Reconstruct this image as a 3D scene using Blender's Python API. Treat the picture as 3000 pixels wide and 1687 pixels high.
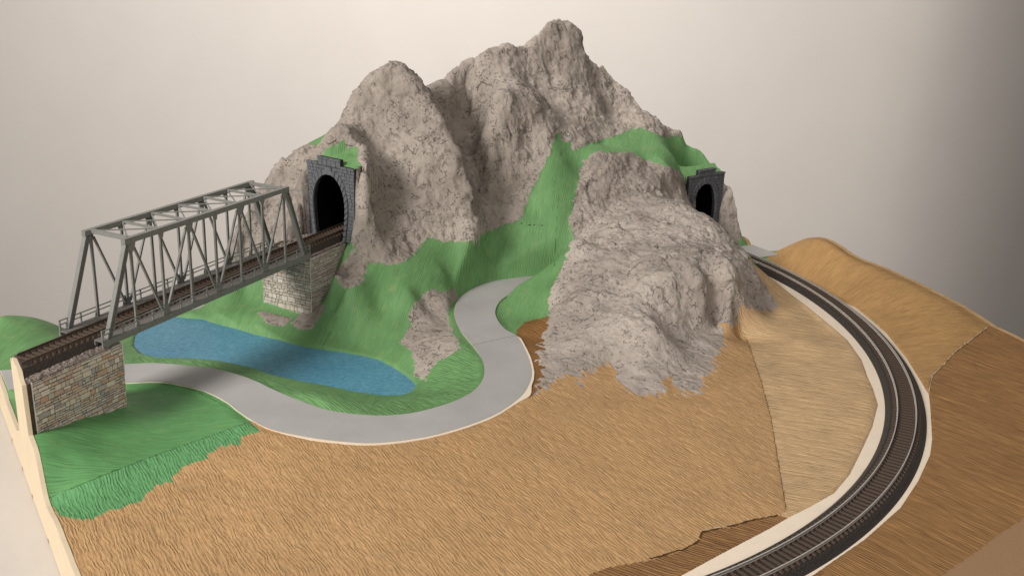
import bpy, bmesh, math, random
import numpy as np
from mathutils import Matrix, Vector
random.seed(7); rng = np.random.default_rng(11)
for o in list(bpy.data.objects): bpy.data.objects.remove(o)
scene = bpy.context.scene
COL = scene.collection

# ------------------------------------------------------------------ camera
# working unit: millimetres with the lens at the origin; the table top is 490 mm below it
F, PITCH, ROLL, TABLE = 2942.0, 0.336, 0.045, -490.0
S = 0.001
cp, sp = math.cos(PITCH), math.sin(PITCH)
_rt = np.array([1., 0, 0]); _up = np.array([0, sp, cp]); FW = np.array([0, cp, -sp])
cr, sr = math.cos(ROLL), math.sin(ROLL)
RT, UP = cr*_rt + sr*_up, -sr*_rt + cr*_up
def W(p):
    return (p[0]*S, p[1]*S, (p[2]-TABLE)*S)
cam = bpy.data.cameras.new('camera'); camo = bpy.data.objects.new('camera', cam); COL.objects.link(camo)
M = Matrix(((RT[0], UP[0], -FW[0], 0), (RT[1], UP[1], -FW[1], 0), (RT[2], UP[2], -FW[2], -TABLE*S), (0, 0, 0, 1)))
camo.matrix_world = M
cam.sensor_width = 36; cam.lens = F/3000*36; cam.clip_start = 0.01; cam.clip_end = 50
scene.camera = camo

# ------------------------------------------------------------------ light
world = bpy.data.worlds.new('World'); scene.world = world; world.use_nodes = True
bg = world.node_tree.nodes['Background']; bg.inputs[0].default_value = (1.0, 0.93, 0.87, 1); bg.inputs[1].default_value = 0.17
def area(name, loc, target, size, power, col=(1, .95, .88), sy=None):
    l = bpy.data.lights.new(name, 'AREA'); l.energy = power; l.color = col; l.size = size
    if sy: l.shape = 'RECTANGLE'; l.size_y = sy
    o = bpy.data.objects.new(name, l); COL.objects.link(o); o.location = loc
    o.rotation_euler = (Vector(target)-Vector(loc)).to_track_quat('-Z', 'Y').to_euler()
    return o
area('key_softbox', (-1.95, -0.75, 1.7), (0.0, 1.1, 0.12), 0.9, 92, col=(1, .955, .90), sy=0.9)
area('fill_light', (0.9, -1.0, 1.8), (0.0, 1.1, 0.12), 1.2, 18, col=(1, .955, .90))  # fill added to brighten the camera-facing slopes and stonework
area('background_lamp', (-0.35, 1.8, 1.35), (-0.2, 4.0, 0.5), 0.9, 54, col=(1, .955, .90))
vs = scene.view_settings
vs.view_transform = 'Standard'; vs.look = 'None'; vs.exposure = 0.0; vs.gamma = 1.0
vs.use_curve_mapping = False

# ------------------------------------------------------------------ pixel -> place
def ray(p):
    return (p[0]-1500)/F*RT - (p[1]-843.5)/F*UP + FW
def atz(px, py, z): d = ray((px, py)); return d*(z/d[2])
def aty(px, py, y): d = ray((px, py)); return d*(y/d[1])
V = np.array([.554, -.832, 0]); V /= np.linalg.norm(V); U = np.array([-V[1], V[0], 0])
def atv(px, py, v): d = ray((px, py)); return d*(v/(d@V))
def atu(px, py, u): d = ray((px, py)); return d*(u/(d@U))
def pj(P):
    P = np.asarray(P, float); d = P@FW
    return np.stack([1500+F*(P@RT)/d, 843.5-F*(P@UP)/d], -1)
def uv2xy(u, v): return np.array([U[0]*u+V[0]*v, U[1]*u+V[1]*v])
U0, U1, V0, V1 = 86.0, 1133.0, -1276.0, -250.0
VB0, UN = -1200.0, 424.0      # the back left corner of the board is cut away to this line

# ------------------------------------------------------------------ materials
def mat(name):
    m = bpy.data.materials.new(name); m.use_nodes = True
    nt = m.node_tree; b = nt.nodes['Principled BSDF']
    return m, nt, b
def N(nt, t, **k):
    n = nt.nodes.new(t)
    for a, v in k.items():
        if hasattr(n, a) and not a.startswith('i_'): setattr(n, a, v)
    return n
def L(nt, a, b): nt.links.new(a, b)
def noise(nt, vec, scale, detail=4, rough=.55, dist=0.0):
    n = nt.nodes.new('ShaderNodeTexNoise'); n.inputs['Scale'].default_value = scale
    n.inputs['Detail'].default_value = detail; n.inputs['Roughness'].default_value = rough
    n.inputs['Distortion'].default_value = dist
    if vec is not None: L(nt, vec, n.inputs['Vector'])
    return n.outputs['Fac']
def ramp(nt, fac, stops):
    r = nt.nodes.new('ShaderNodeValToRGB'); e = r.color_ramp.elements
    while len(e) < len(stops): e.new(.5)
    for i, (p, c) in enumerate(stops):
        e[i].position = p; e[i].color = (c[0], c[1], c[2], 1) if not isinstance(c, (int, float)) else (c, c, c, 1)
    L(nt, fac, r.inputs[0]); return r.outputs[0]
def mixc(nt, fac, a, b, mode='MIX'):
    m = nt.nodes.new('ShaderNodeMix'); m.data_type = 'RGBA'; m.blend_type = mode
    for s, v in ((m.inputs[0], fac), (m.inputs[6], a), (m.inputs[7], b)):
        if isinstance(v, (int, float)): s.default_value = v
        elif isinstance(v, tuple): s.default_value = (v[0], v[1], v[2], 1)
        else: L(nt, v, s)
    return m.outputs[2]
def math_(nt, op, a, b=None):
    m = nt.nodes.new('ShaderNodeMath'); m.operation = op
    for s, v in zip(m.inputs, (a, b)):
        if v is None: continue
        if isinstance(v, (int, float)): s.default_value = v
        else: L(nt, v, s)
    return m.outputs[0]
def coords(nt, rot=0.0, scale=(1, 1, 1)):
    tc = nt.nodes.new('ShaderNodeTexCoord')
    m = nt.nodes.new('ShaderNodeMapping'); m.inputs['Scale'].default_value = scale
    r = nt.nodes.new('ShaderNodeMapping'); r.inputs['Rotation'].default_value = (0, 0, rot)
    L(nt, tc.outputs['Object'], r.inputs['Vector']); L(nt, r.outputs[0], m.inputs['Vector'])
    return m.outputs[0], tc.outputs['Object']
def bump(nt, b, h, strength, dist, prev=None):
    n = nt.nodes.new('ShaderNodeBump'); n.inputs['Strength'].default_value = strength; n.inputs['Distance'].default_value = dist
    L(nt, h, n.inputs['Height'])
    if prev is not None: L(nt, prev, n.inputs['Normal'])
    L(nt, n.outputs[0], b.inputs['Normal']); return n.outputs[0]
def rough(b, r, spec=.3):
    b.inputs['Roughness'].default_value = r; b.inputs['Specular IOR Level'].default_value = spec

def plain(name, c, r=.6, spec=.3, var=.12, sc=120, metal=0, bd=0.0):
    m, nt, b = mat(name); o = coords(nt)[1]
    n = noise(nt, o, sc, 5)
    col = ramp(nt, n, [(.3, tuple(x*(1-var) for x in c)), (.7, tuple(min(1, x*(1+var)) for x in c))])
    L(nt, col, b.inputs['Base Color']); rough(b, r, spec); b.inputs['Metallic'].default_value = metal
    if bd: bump(nt, b, noise(nt, o, sc*6, 4), .5, bd)
    return m

def paper(name, light, dark, ang, wl=3.2, ratio=7, depth=.0006, gloss=.72, stain=None, blot=.25, crease=.6, dist=9.0):
    """crinkled crepe landscape paper; ang = plan direction of the creases, wl = crease spacing in mm"""
    m, nt, b = mat(name)
    st, o = coords(nt, -ang, (1/ratio, 1, 1/ratio))
    def wave(lam, dis, det, ds):
        w = nt.nodes.new('ShaderNodeTexWave'); w.wave_type = 'BANDS'; w.bands_direction = 'Y'; w.wave_profile = 'SIN'
        w.inputs['Scale'].default_value = .314/(lam*.001); w.inputs['Distortion'].default_value = dis; w.inputs['Detail'].default_value = det
        w.inputs['Detail Scale'].default_value = ds; w.inputs['Detail Roughness'].default_value = .6
        L(nt, st, w.inputs['Vector']); return w.outputs['Fac']
    am = nt.nodes.new('ShaderNodeMapping'); am.inputs['Scale'].default_value = (240, 150, 240); L(nt, st, am.inputs['Vector'])
    w1 = wave(wl, dist, 3.0, .7); w2 = wave(wl*.52, dist*1.1, 2.0, .8)
    amp = noise(nt, am.outputs[0], 1.0, 4, .65); big = noise(nt, o, 22, 3); fine = noise(nt, o, 1100, 3)
    sm = nt.nodes.new('ShaderNodeMapping'); sm.inputs['Scale'].default_value = (420, 420, 420); L(nt, st, sm.inputs['Vector'])
    fib = noise(nt, sm.outputs[0], 1.0, 4, .6)
    col = ramp(nt, fib, [(.25, dark), (.75, light)])
    cre = ramp(nt, w1, [(.03, (crease,)*3), (.20, (1, 1, 1))])  # crease shade painted into the colour along the wave valleys
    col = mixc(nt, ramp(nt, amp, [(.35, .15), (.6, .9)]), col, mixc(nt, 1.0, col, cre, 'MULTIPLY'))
    col = mixc(nt, 1.0, col, ramp(nt, big, [(.3, (1-blot,)*3), (.7, (1.05,)*3)]), 'MULTIPLY')
    if stain: col = mixc(nt, ramp(nt, noise(nt, o, 75, 5, .65), [(.56, 0.), (.74, .6)]), col, stain)
    L(nt, col, b.inputs['Base Color']); rough(b, gloss, .25)
    h = math_(nt, 'ADD', math_(nt, 'MULTIPLY', w1, 1.0), math_(nt, 'MULTIPLY', w2, .4))
    h = math_(nt, 'MULTIPLY', h, ramp(nt, amp, [(.30, .05), (.62, 1.)]))
    nn = bump(nt, b, h, 1.0, depth)
    bump(nt, b, fine, .3, .0002, nn)
    return m

def rockmat(name, light, mid, dark, warm, depth=.0036):
    m, nt, b = mat(name); o = coords(nt)[1]
    st, _ = coords(nt, .35, (230, 80, 60))
    def rid(scale, det):
        n = nt.nodes.new('ShaderNodeTexNoise'); n.noise_type = 'RIDGED_MULTIFRACTAL'; n.inputs['Scale'].default_value = scale; n.inputs['Detail'].default_value = det
        n.inputs['Roughness'].default_value = .5; n.inputs['Offset'].default_value = .9; n.inputs['Gain'].default_value = 1.6; n.inputs['Distortion'].default_value = .5; L(nt, o, n.inputs['Vector']); return n.outputs['Fac']
    big = noise(nt, o, 10, 4, .55); medn = noise(nt, o, 60, 5, .6, .4); fine = noise(nt, o, 380, 4, .6); strk = noise(nt, st, 1, 4, .6, .8)
    def crackmap(scale, wid, lo, hi):
        nz = nt.nodes.new('ShaderNodeTexNoise'); nz.inputs['Scale'].default_value = scale*.9; nz.inputs['Detail'].default_value = 3; L(nt, o, nz.inputs['Vector'])
        vm = nt.nodes.new('ShaderNodeVectorMath'); vm.operation = 'MULTIPLY_ADD'; L(nt, nz.outputs['Color'], vm.inputs[0]); vm.inputs[1].default_value = (1.1/scale,)*3; L(nt, o, vm.inputs[2])
        vo = nt.nodes.new('ShaderNodeTexVoronoi'); vo.feature = 'DISTANCE_TO_EDGE'; vo.inputs['Scale'].default_value = scale; L(nt, vm.outputs[0], vo.inputs['Vector'])
        return math_(nt, 'MULTIPLY', ramp(nt, vo.outputs['Distance'], [(0., 1.), (wid, 0.)]), ramp(nt, noise(nt, o, scale*.6, 3, .6), [(lo, 0.), (hi, 1.)]))
    k1 = crackmap(44, .05, .60, .70); k2 = crackmap(150, .13, .56, .66)
    r1 = rid(42, 3)
    vor = nt.nodes.new('ShaderNodeTexVoronoi'); vor.inputs['Scale'].default_value = 300; vor.inputs['Randomness'].default_value = 1; L(nt, o, vor.inputs['Vector'])
    clus = ramp(nt, noise(nt, o, 30, 4, .65), [(.46, 0.), (.60, 1.)])
    pit = math_(nt, 'MULTIPLY', ramp(nt, noise(nt, o, 300, 4, .7, .4), [(.33, 1.), (.42, 0.)]), clus)
    col = ramp(nt, big, [(.40, mid), (.58, light)])
    col = mixc(nt, ramp(nt, medn, [(.30, 0.4), (.46, 0.)]), col, dark)
    col = mixc(nt, ramp(nt, noise(nt, o, 26, 4, .6), [(.56, 0.), (.74, .6)]), col, warm)
    col = mixc(nt, math_(nt, 'MULTIPLY', k1, .35), col, tuple(x*.4 for x in dark))  # recess shade painted in: cracks and pits take a darker colour
    col = mixc(nt, math_(nt, 'MULTIPLY', k2, .4), col, tuple(x*.4 for x in dark))
    col = mixc(nt, math_(nt, 'MULTIPLY', pit, .2), col, tuple(x*.35 for x in dark))
    L(nt, col, b.inputs['Base Color']); rough(b, .93, .12)
    h = math_(nt, 'ADD', math_(nt, 'MULTIPLY', medn, .45), math_(nt, 'MULTIPLY', fine, .22))
    h = math_(nt, 'ADD', h, math_(nt, 'ADD', math_(nt, 'MULTIPLY', strk, .16), math_(nt, 'MULTIPLY', pit, -.5)))
    h = math_(nt, 'SUBTRACT', h, math_(nt, 'ADD', math_(nt, 'MULTIPLY', r1, .22), math_(nt, 'ADD', math_(nt, 'MULTIPLY', k1, .55), math_(nt, 'MULTIPLY', k2, .35))))
    bump(nt, b, h, 1.0, depth)
    return m

aV = math.atan2(V[1], V[0])
TANL, TAND = (.57, .358, .178), (.45, .266, .118)
MT = {}
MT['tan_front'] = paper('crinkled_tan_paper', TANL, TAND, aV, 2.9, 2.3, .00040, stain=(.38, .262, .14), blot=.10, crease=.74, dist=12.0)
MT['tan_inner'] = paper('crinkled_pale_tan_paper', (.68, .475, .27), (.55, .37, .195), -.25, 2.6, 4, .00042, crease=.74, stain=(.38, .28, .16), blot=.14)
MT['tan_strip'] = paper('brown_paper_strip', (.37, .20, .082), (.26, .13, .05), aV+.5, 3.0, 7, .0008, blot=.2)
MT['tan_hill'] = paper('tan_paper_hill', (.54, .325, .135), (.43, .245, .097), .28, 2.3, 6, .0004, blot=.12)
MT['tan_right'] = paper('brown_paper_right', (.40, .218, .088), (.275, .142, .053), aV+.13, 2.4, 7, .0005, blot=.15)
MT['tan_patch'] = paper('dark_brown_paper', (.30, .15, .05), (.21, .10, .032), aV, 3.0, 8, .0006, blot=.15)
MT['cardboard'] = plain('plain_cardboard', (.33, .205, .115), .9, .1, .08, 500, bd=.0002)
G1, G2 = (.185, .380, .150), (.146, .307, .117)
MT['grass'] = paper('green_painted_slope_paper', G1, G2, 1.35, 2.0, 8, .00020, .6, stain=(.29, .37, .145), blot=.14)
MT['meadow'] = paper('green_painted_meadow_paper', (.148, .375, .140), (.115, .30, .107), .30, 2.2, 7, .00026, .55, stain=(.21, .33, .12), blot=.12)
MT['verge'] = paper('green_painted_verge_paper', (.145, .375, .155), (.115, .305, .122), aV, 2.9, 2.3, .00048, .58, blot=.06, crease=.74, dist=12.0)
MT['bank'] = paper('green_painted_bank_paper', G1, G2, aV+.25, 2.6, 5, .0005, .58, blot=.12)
MT['rock'] = rockmat('grey_plaster_rock', (.425, .37, .325), (.298, .256, .222), (.185, .155, .133), (.475, .42, .375))
MT['outcrop'] = rockmat('grey_plaster_outcrop', (.50, .44, .39), (.362, .314, .276), (.215, .182, .157), (.56, .50, .447))
CREAM = plain('cream_board', (.70, .585, .42), .8, .2, .03, 60, bd=.00008)
CREAM2 = plain('cream_board_edge', (.86, .74, .60), .8, .2, .03, 60)
ROADM = plain('grey_road_paint', (.43, .422, .412), .75, .25, .09, 16, bd=.00018)
BRG = plain('bridge_grey_plastic', (.205, .208, .195), .42, .5, .08, 200)
DECKM = plain('bridge_deck_plastic', (.165, .155, .143), .6, .35, .12, 300)
PORT = plain('portal_slate_plastic', (.125, .131, .144), .7, .3, .25, 260, bd=.0002)
PORTD = plain('portal_joint_dark', (.030, .032, .036), .9, .2, .2, 200)
LININ = plain('unlit_tunnel_lining', (.004, .004, .004), 1.0, 0., .1, 100)  # near-black colour stands in for the darkness inside the tunnel
RAIL = plain('nickel_silver_rail', (.80, .78, .74), .32, .5, .1, 500, metal=.7)
RAILB = plain('weathered_rail', (.20, .165, .13), .42, .5, .2, 400, metal=.75)
SLEEP = plain('dark_sleeper_plastic', (.085, .056, .040), .5, .4, .2, 600)
SLEEPB = plain('brown_sleeper_plastic', (.085, .055, .038), .65, .35, .25, 600)
def ballast(name, a, b_, sp_=.35):
    m, nt, b = mat(name); o = coords(nt)[1]
    vor = nt.nodes.new('ShaderNodeTexVoronoi'); vor.inputs['Scale'].default_value = 900; L(nt, o, vor.inputs['Vector'])
    n = noise(nt, o, 1500, 2)
    col = ramp(nt, n, [(.35, a), (.62, b_)]); L(nt, col, b.inputs['Base Color']); rough(b, .55, sp_)
    bump(nt, b, math_(nt, 'SUBTRACT', 1.0, vor.outputs['Distance']), 1.0, .0009)
    return m
BAL = ballast('black_ballast', (.014, .012, .010), (.060, .052, .046), .3)
BALB = ballast('brown_ballast', (.022, .017, .014), (.095, .072, .058))
GRIT = rockmat('grit_shoulder', (.25, .21, .185), (.18, .145, .125), (.09, .07, .058), (.27, .23, .2))
def stonemat(name, stops, gain=1.0):
    m, nt, b = mat(name); o = coords(nt)[1]
    oi = nt.nodes.new('ShaderNodeObjectInfo')
    c = ramp(nt, oi.outputs['Random'], [(p, tuple(x*gain for x in cc)) for p, cc in stops]); 
    c = mixc(nt, .45, c, ramp(nt, noise(nt, o, 420, 5, .7), [(.3, (.62, .60, .58)), (.65, (1.15, 1.13, 1.1))]), 'MULTIPLY')
    c = mixc(nt, ramp(nt, noise(nt, o, 130, 3), [(.62, 0.), (.8, .3)]), c, (.30, .18, .10))
    L(nt, c, b.inputs['Base Color']); rough(b, .7, .25)
    bump(nt, b, noise(nt, o, 800, 4), .4, .0003)
    return m
STONE = stonemat('printed_rubble_stone', [(0, (.42, .36, .315)), (.25, (.50, .44, .39)), (.45, (.35, .32, .305)), (.6, (.42, .30, .23)), (.72, (.53, .48, .43)), (.86, (.27, .275, .29)), (1, (.42, .26, .18))], 1.6)
STONEP = stonemat('pale_printed_stone', [(0, (.52, .47, .41)), (.3, (.62, .58, .52)), (.55, (.42, .38, .33)), (.8, (.58, .50, .42)), (1, (.66, .63, .58))])
MORT = plain('dark_mortar_print', (.085, .062, .045), .85, .2, .3, 300)
WHITE = plain('white_card_edge', (.85, .82, .78), .8, .2, .03)
def watermat():
    m, nt, b = mat('blue_ripple_foil'); o = coords(nt)[1]
    st, _ = coords(nt, -.3, (170, 330, 200))
    rp = noise(nt, st, 1, 4, .6, .5); big = noise(nt, o, 9, 3)
    col = ramp(nt, rp, [(.3, (.072, .235, .345)), (.7, (.145, .375, .51))])
    col = mixc(nt, .7, col, ramp(nt, big, [(.3, (.75, .85, .9)), (.7, (1.15, 1.12, 1.05))]), 'MULTIPLY')
    L(nt, col, b.inputs['Base Color']); rough(b, .45, .35)
    bump(nt, b, rp, .9, .0013); return m
WATER = watermat()
m_, nt_, b_ = mat('studio_paper'); o_ = coords(nt_)[1]
L(nt_, ramp(nt_, noise(nt_, o_, 3, 5, .6), [(.3, (.70, .655, .615)), (.7, (.73, .685, .645))]), b_.inputs['Base Color']); rough(b_, .9, .1); STUDIO = m_
TABLEM = plain('white_laminate', (.60, .56, .52), .6, .3, .02, 90)

# ------------------------------------------------------------------ object helpers
def put(name, verts, faces, m, parent=None, smooth=False, **props):
    me = bpy.data.meshes.new(name)
    me.from_pydata([W(v) for v in verts], [], faces); me.validate()
    if smooth: me.polygons.foreach_set('use_smooth', [True]*len(me.polygons))
    me.materials.append(m)
    o = bpy.data.objects.new(name, me); COL.objects.link(o)
    if parent: o.parent = parent
    for k, v in props.items(): o[k] = v
    return o
def empty(name, P, label, cat, group=None):
    e = bpy.data.objects.new(name, None); COL.objects.link(e); e.empty_display_size = .02
    e['label'] = label; e['category'] = cat
    if group: e['group'] = group
    return e          # placed at the origin: every part keeps world coordinates
BOXF = [(0, 3, 2, 1), (4, 5, 6, 7), (0, 1, 5, 4), (1, 2, 6, 5), (2, 3, 7, 6), (3, 0, 4, 7)]
class MB:
    def __init__(s): s.v = []; s.f = []
    def add(s, v, f):
        k = len(s.v); s.v += [tuple(x) for x in v]; s.f += [tuple(i+k for i in q) for q in f]; return s
    def hexa(s, b, t): return s.add(list(b)+list(t), BOXF)
    def beam(s, a, b, w, h, up=(0, 0, 1)):
        a = np.asarray(a, float); b = np.asarray(b, float); d = b-a; d /= np.linalg.norm(d)
        up = np.asarray(up, float); sd = np.cross(d, up)
        if np.linalg.norm(sd) < 1e-6: sd = np.cross(d, (1, 0, 0))
        sd /= np.linalg.norm(sd); u2 = np.cross(sd, d)
        q = [(-1, -1), (1, -1), (1, 1), (-1, 1)]
        return s.hexa([a+sd*x*w/2+u2*y*h/2 for x, y in q], [b+sd*x*w/2+u2*y*h/2 for x, y in q])
    def prism(s, pts, dvec):
        n = len(pts); d = np.asarray(dvec, float)
        v = [np.asarray(p, float) for p in pts]+[np.asarray(p, float)+d for p in pts]
        f = [tuple(range(n))[::-1], tuple(range(n, 2*n))]+[(i, (i+1) % n, n+(i+1) % n, n+i) for i in range(n)]
        return s.add(v, f)
    def build(s, name, m, parent=None, **k): return put(name, s.v, s.f, m, parent, **k)

# ------------------------------------------------------------------ the studio
def bend(x):  # paper turned back at the right, shaped to darken that side
    t = max(0., x-1480.); return 1.55*t*t/(t+1400.) if t > 0 else 0.
def studio():
    v = []; f = []; nx, nz = 61, 41
    for i in range(nx):
        for k in range(nz):
            x = -3600+9600*i/(nx-1); z = -3200+6200*k/(nz-1)
            v.append((x, 4000+bend(x)+6*math.sin(x/230+.4)+5*math.sin(x/610+z/900)+4*math.sin(x/140-z/700), z))
    for i in range(nx-1):
        for k in range(nz-1): f.append((i*nz+k, (i+1)*nz+k, (i+1)*nz+k+1, i*nz+k+1))
    put('backdrop', v, f, STUDIO, smooth=True, kind='structure', label='plain pale studio paper hanging behind the model', category='backdrop')
    t = empty('table', None, 'white table top that the whole model stands on', 'table')
    c = [uv2xy(-900, -1240), uv2xy(1150, -1240), uv2xy(1150, -120), uv2xy(-900, -120)]
    MB().prism([(p[0], p[1], TABLE-28) for p in c], (0, 0, 28)).build('table_top', TABLEM, t)
    for u_, v_ in ((-840, -1190), (1090, -1190), (1090, -180), (-840, -180)):
        p = uv2xy(u_, v_); MB().beam((p[0], p[1], TABLE-745), (p[0], p[1], TABLE-28), 45, 45, (0, 1, 0)).build('leg', TABLEM, t)
studio()

# ------------------------------------------------------------------ bridge axis
YAW = 1.154
UB = np.array([math.cos(YAW), math.sin(YAW), 0]); VB = np.array([-UB[1], UB[0], 0])
CC = np.array([-326.2, 987.6, 0.])
def B(s, l, z):           # along the track, sideways (positive = near side), height
    p = CC+UB*s-VB*l; return np.array([p[0], p[1], z])
RAILZ, DECKZ = -356.2, -359.4

# portals: two base corners in plan
P1L, P1R = B(246, -37, 0)[:2], B(233, 41, 0)[:2]
P2L, P2R = np.array([256., 1474]), np.array([318., 1524])
ROAD_Z, LAKE_Z, PLATE_Z = -429.0, -456.0, -431.5

# ------------------------------------------------------------------ right-hand track centre line
Lr = [(2099.4,1687),(2145,1664.5),(2238,1612.7),(2337.5,1561),(2424.5,1509.2),(2476,1472),(2528,1422),(2557.4,1394),(2586.4,1352.7),(2607,1307),(2620.5,1265.7),(2626.7,1222),(2627.8,1187),(2624.7,1156.8),(2617.4,1119.5),(2603,1078),(2580.2,1034.6),(2553.2,997.3),(2520,960),(2462,905),(2398.5,864),(2336.4,827),(2274.2,793.9),(2201.8,756.6)]
Rr = [(2225.7,1687),(2298,1645),(2393.5,1592),(2461.8,1550.6),(2530,1499.9),(2548,1487),(2594.7,1441.7),(2629.8,1396),(2654.7,1348.5),(2671.3,1298.8),(2679.5,1255.3),(2683.7,1214),(2682,1187),(2673.3,1140.2),(2656.8,1094.7),(2636,1053.2),(2607,1009.8),(2576,972.5),(2545,939.3),(2495.3,900),(2460.6,874.6),(2419.2,847.7),(2357,814.6),(2295,785.6)]
RZ = -423.0; TC = np.array([-154., 1095.]); G = 17.5
th, rr = [], []
for pts, s in ((Lr, 1), (Rr, -1)):
    for p in pts:
        q = atz(p[0], p[1], RZ)[:2]-TC; th.append(math.atan2(q[1], q[0])); rr.append(np.hypot(*q)+s*G/2)
pf = np.polyfit(th, rr, 5)
tmin, tmax = min(th), max(th)
def arc(t):
    r = np.polyval(pf, t) if t > tmin+.02 else np.polyval(pf, tmin+.02)
    return TC+r*np.array([math.cos(t), math.sin(t)])
cl = [arc(t) for t in np.linspace(tmin-.28, tmax-.01, 90)]
p0, p1 = cl[-2], cl[-1]; d0 = (p1-p0)/np.linalg.norm(p1-p0)
pc2 = (P2L+P2R)/2; t2 = (P2R-P2L)/np.linalg.norm(P2R-P2L); n2 = np.array([-t2[1], t2[0]])   # n2 points into the mountain
dist = np.linalg.norm(pc2-p1); c1 = p1+d0*dist*.4; c2 = pc2-n2*dist*.4
for t in np.linspace(0, 1, 24)[1:]:
    cl.append((1-t)**3*p1+3*(1-t)**2*t*c1+3*(1-t)*t*t*c2+t**3*pc2)
for k in range(1, 6): cl.append(pc2+n2*16*k)
def resample(P, step):
    P = np.asarray(P, float); d = np.r_[0, np.cumsum(np.linalg.norm(np.diff(P, axis=0), axis=1))]
    n = max(2, int(round(d[-1]/step))+1); s = np.linspace(0, d[-1], n)
    return np.stack([np.interp(s, d, P[:, i]) for i in range(P.shape[1])], 1)
TRK = resample(cl, 6.0)
def normals(P):
    t = np.gradient(P, axis=0); t /= np.linalg.norm(t, axis=1)[:, None]
    return t, np.stack([t[:, 1], -t[:, 0]], 1)       # right-hand side of travel
TT, TN = normals(TRK)

# ------------------------------------------------------------------ road edges
RI = [(369,1066),(451,1063),(543,1069.5),(641,1082),(733,1109),(804,1142),(893,1178),(969,1202),(1090,1216),(1193.5,1211),(1283,1190.6),(1350.5,1166),(1395,1137),(1418,1099),(1413,1054),(1382,1009),(1346,964),(1330,919),(1341.5,879),(1382,847),(1440,825),(1507.5,814),(1579,807),(1640,803)]
RO = [(371,1120),(462,1117),(521,1125),(597.5,1144),(663,1177),(706,1210),(782,1253),(891,1277.5),(1000,1292),(1104,1296),(1238,1280),(1350.5,1251),(1440,1217.5),(1503,1179),(1539,1143.5),(1557,1098.6),(1550,1054),(1530,1009),(1512,982),(1480.6,964),(1458,937),(1451,910),(1467,879),(1503,858.6),(1552,847),(1610,842),(1665,838)]
def roadz(x): return -446+(ROAD_Z+446)*float(np.clip((x+520)/330., 0, 1))
def edge3(E_):
    n = len(E_); out = []
    for i, (a, b) in enumerate(E_):
        P = atz(a, b, ROAD_Z)
        for _ in range(6): P = atz(a, b, roadz(P[0]) if i < n*.45 else ROAD_Z)
        out.append(P)
    return np.array(out)
e1, e2 = edge3(RI), edge3(RO)
# under the bridge, behind the abutment and out at the left edge of the board
lo1, lo2 = atu(3, 1098, U0+1), atu(24, 1147, U0+1)
lo1[2] = lo2[2] = -446
e1 = np.vstack([lo1, e1]); e2 = np.vstack([lo2, e2])
# on behind the outcrop to the crossing at the right edge
tail1 = [(92, 1290)]
tail2 = [(108, 1252)]
def catmull(P, k=6):
    P = np.asarray(P, float); out = []
    for i in range(len(P)-1):
        a, b, c, d = P[max(i-1, 0)], P[i], P[i+1], P[min(i+2, len(P)-1)]
        for t in np.linspace(0, 1, k, endpoint=False):
            out.append(.5*((2*b)+(c-a)*t+(2*a-5*b+4*c-d)*t*t+(3*b-a-3*c+d)*t**3))
    out.append(P[-1]); return np.array(out)
e1 = np.vstack([e1, [[x, y, ROAD_Z] for x, y in tail1]]); e2 = np.vstack([e2, [[x, y, ROAD_Z] for x, y in tail2]])
E1, E2 = catmull(e1), catmull(e2)
NRD = 220
def resN(P, n):
    d = np.r_[0, np.cumsum(np.linalg.norm(np.diff(P, axis=0), axis=1))]; s = np.linspace(0, d[-1], n)
    return np.stack([np.interp(s, d, P[:, i]) for i in range(3)], 1)
E1 = resN(E1, 260); E2 = resN(E2, 260)
ROADPOLY = np.vstack([E1, E2[::-1]])

LAKE_PX = [(398,1013),(402,985),(419,968),(455,945),(507,930),(582,936),(640,950),(699,967),(760,983),(815,997),(885,1016),(950,1026),(1013,1035),(1070,1046),(1106,1056),(1145,1075),(1176,1096),(1200,1115),(1211,1128),(1200,1155),(1165,1178),(1118,1186),(1048,1184),(985,1168),(900,1150),(815,1126),(750,1096),(699,1078),(650,1066),(606,1060),(540,1054),(466,1053),(420,1040)]
LAKE = np.array([atz(a, b, LAKE_Z)[:2] for a, b in LAKE_PX])
# cream track plate edges (inner measured; outer measured then kept parallel)
PIN = [(2190,775),(2216,794),(2295,846),(2367,899.5),(2430,951),(2483,997),(2524,1055),(2541,1103),(2557,1138),(2572,1186),(2555,1251),(2524,1319.5),(2489,1390),(2443.5,1444),(2373,1484),(2310.6,1515),(2252.6,1548.5),(2114,1621),(2000,1683)]
POUT = [(2507.7,900),(2599,976.6),(2659,1051),(2700,1117),(2721,1152.6),(2725,1187),(2731,1286),(2725,1332),(2690,1408.6),(2638,1487),(2533,1579.6),(2377,1687)]
pin = [atz(a, b, PLATE_Z)[:2] for a, b in PIN]; pout = [atz(a, b, PLATE_Z)[:2] for a, b in POUT]
far = [TRK[i]+TN[i]*20.5 for i in range(len(TRK)) if TRK[i][1] > pout[0][1]+15 and TRK[i][0] > 280][::-1]
pin = [TRK[-14]-TN[-14]*21]+pin
pin.append(pin[-1]+(pin[-1]-pin[-2])*1.5); pout.append(pout[-1]+(pout[-1]-pout[-2])*1.4)
PLATE = np.array(pin+pout[::-1]+far[::-1])

# ------------------------------------------------------------------ terrain height field
C = []
def Z(x, y, z): C.append(atz(x, y, z))
def Y(x, y, yy): C.append(aty(x, y, yy))
def VV(x, y, v): C.append(atv(x, y, v))
def UU(x, y, u): C.append(atu(x, y, u))
def XY(x, y, z): C.append(np.array([x, y, z], float))
def UVZ(u, v, z): a = uv2xy(u, v); C.append(np.array([a[0], a[1], z]))
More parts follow.
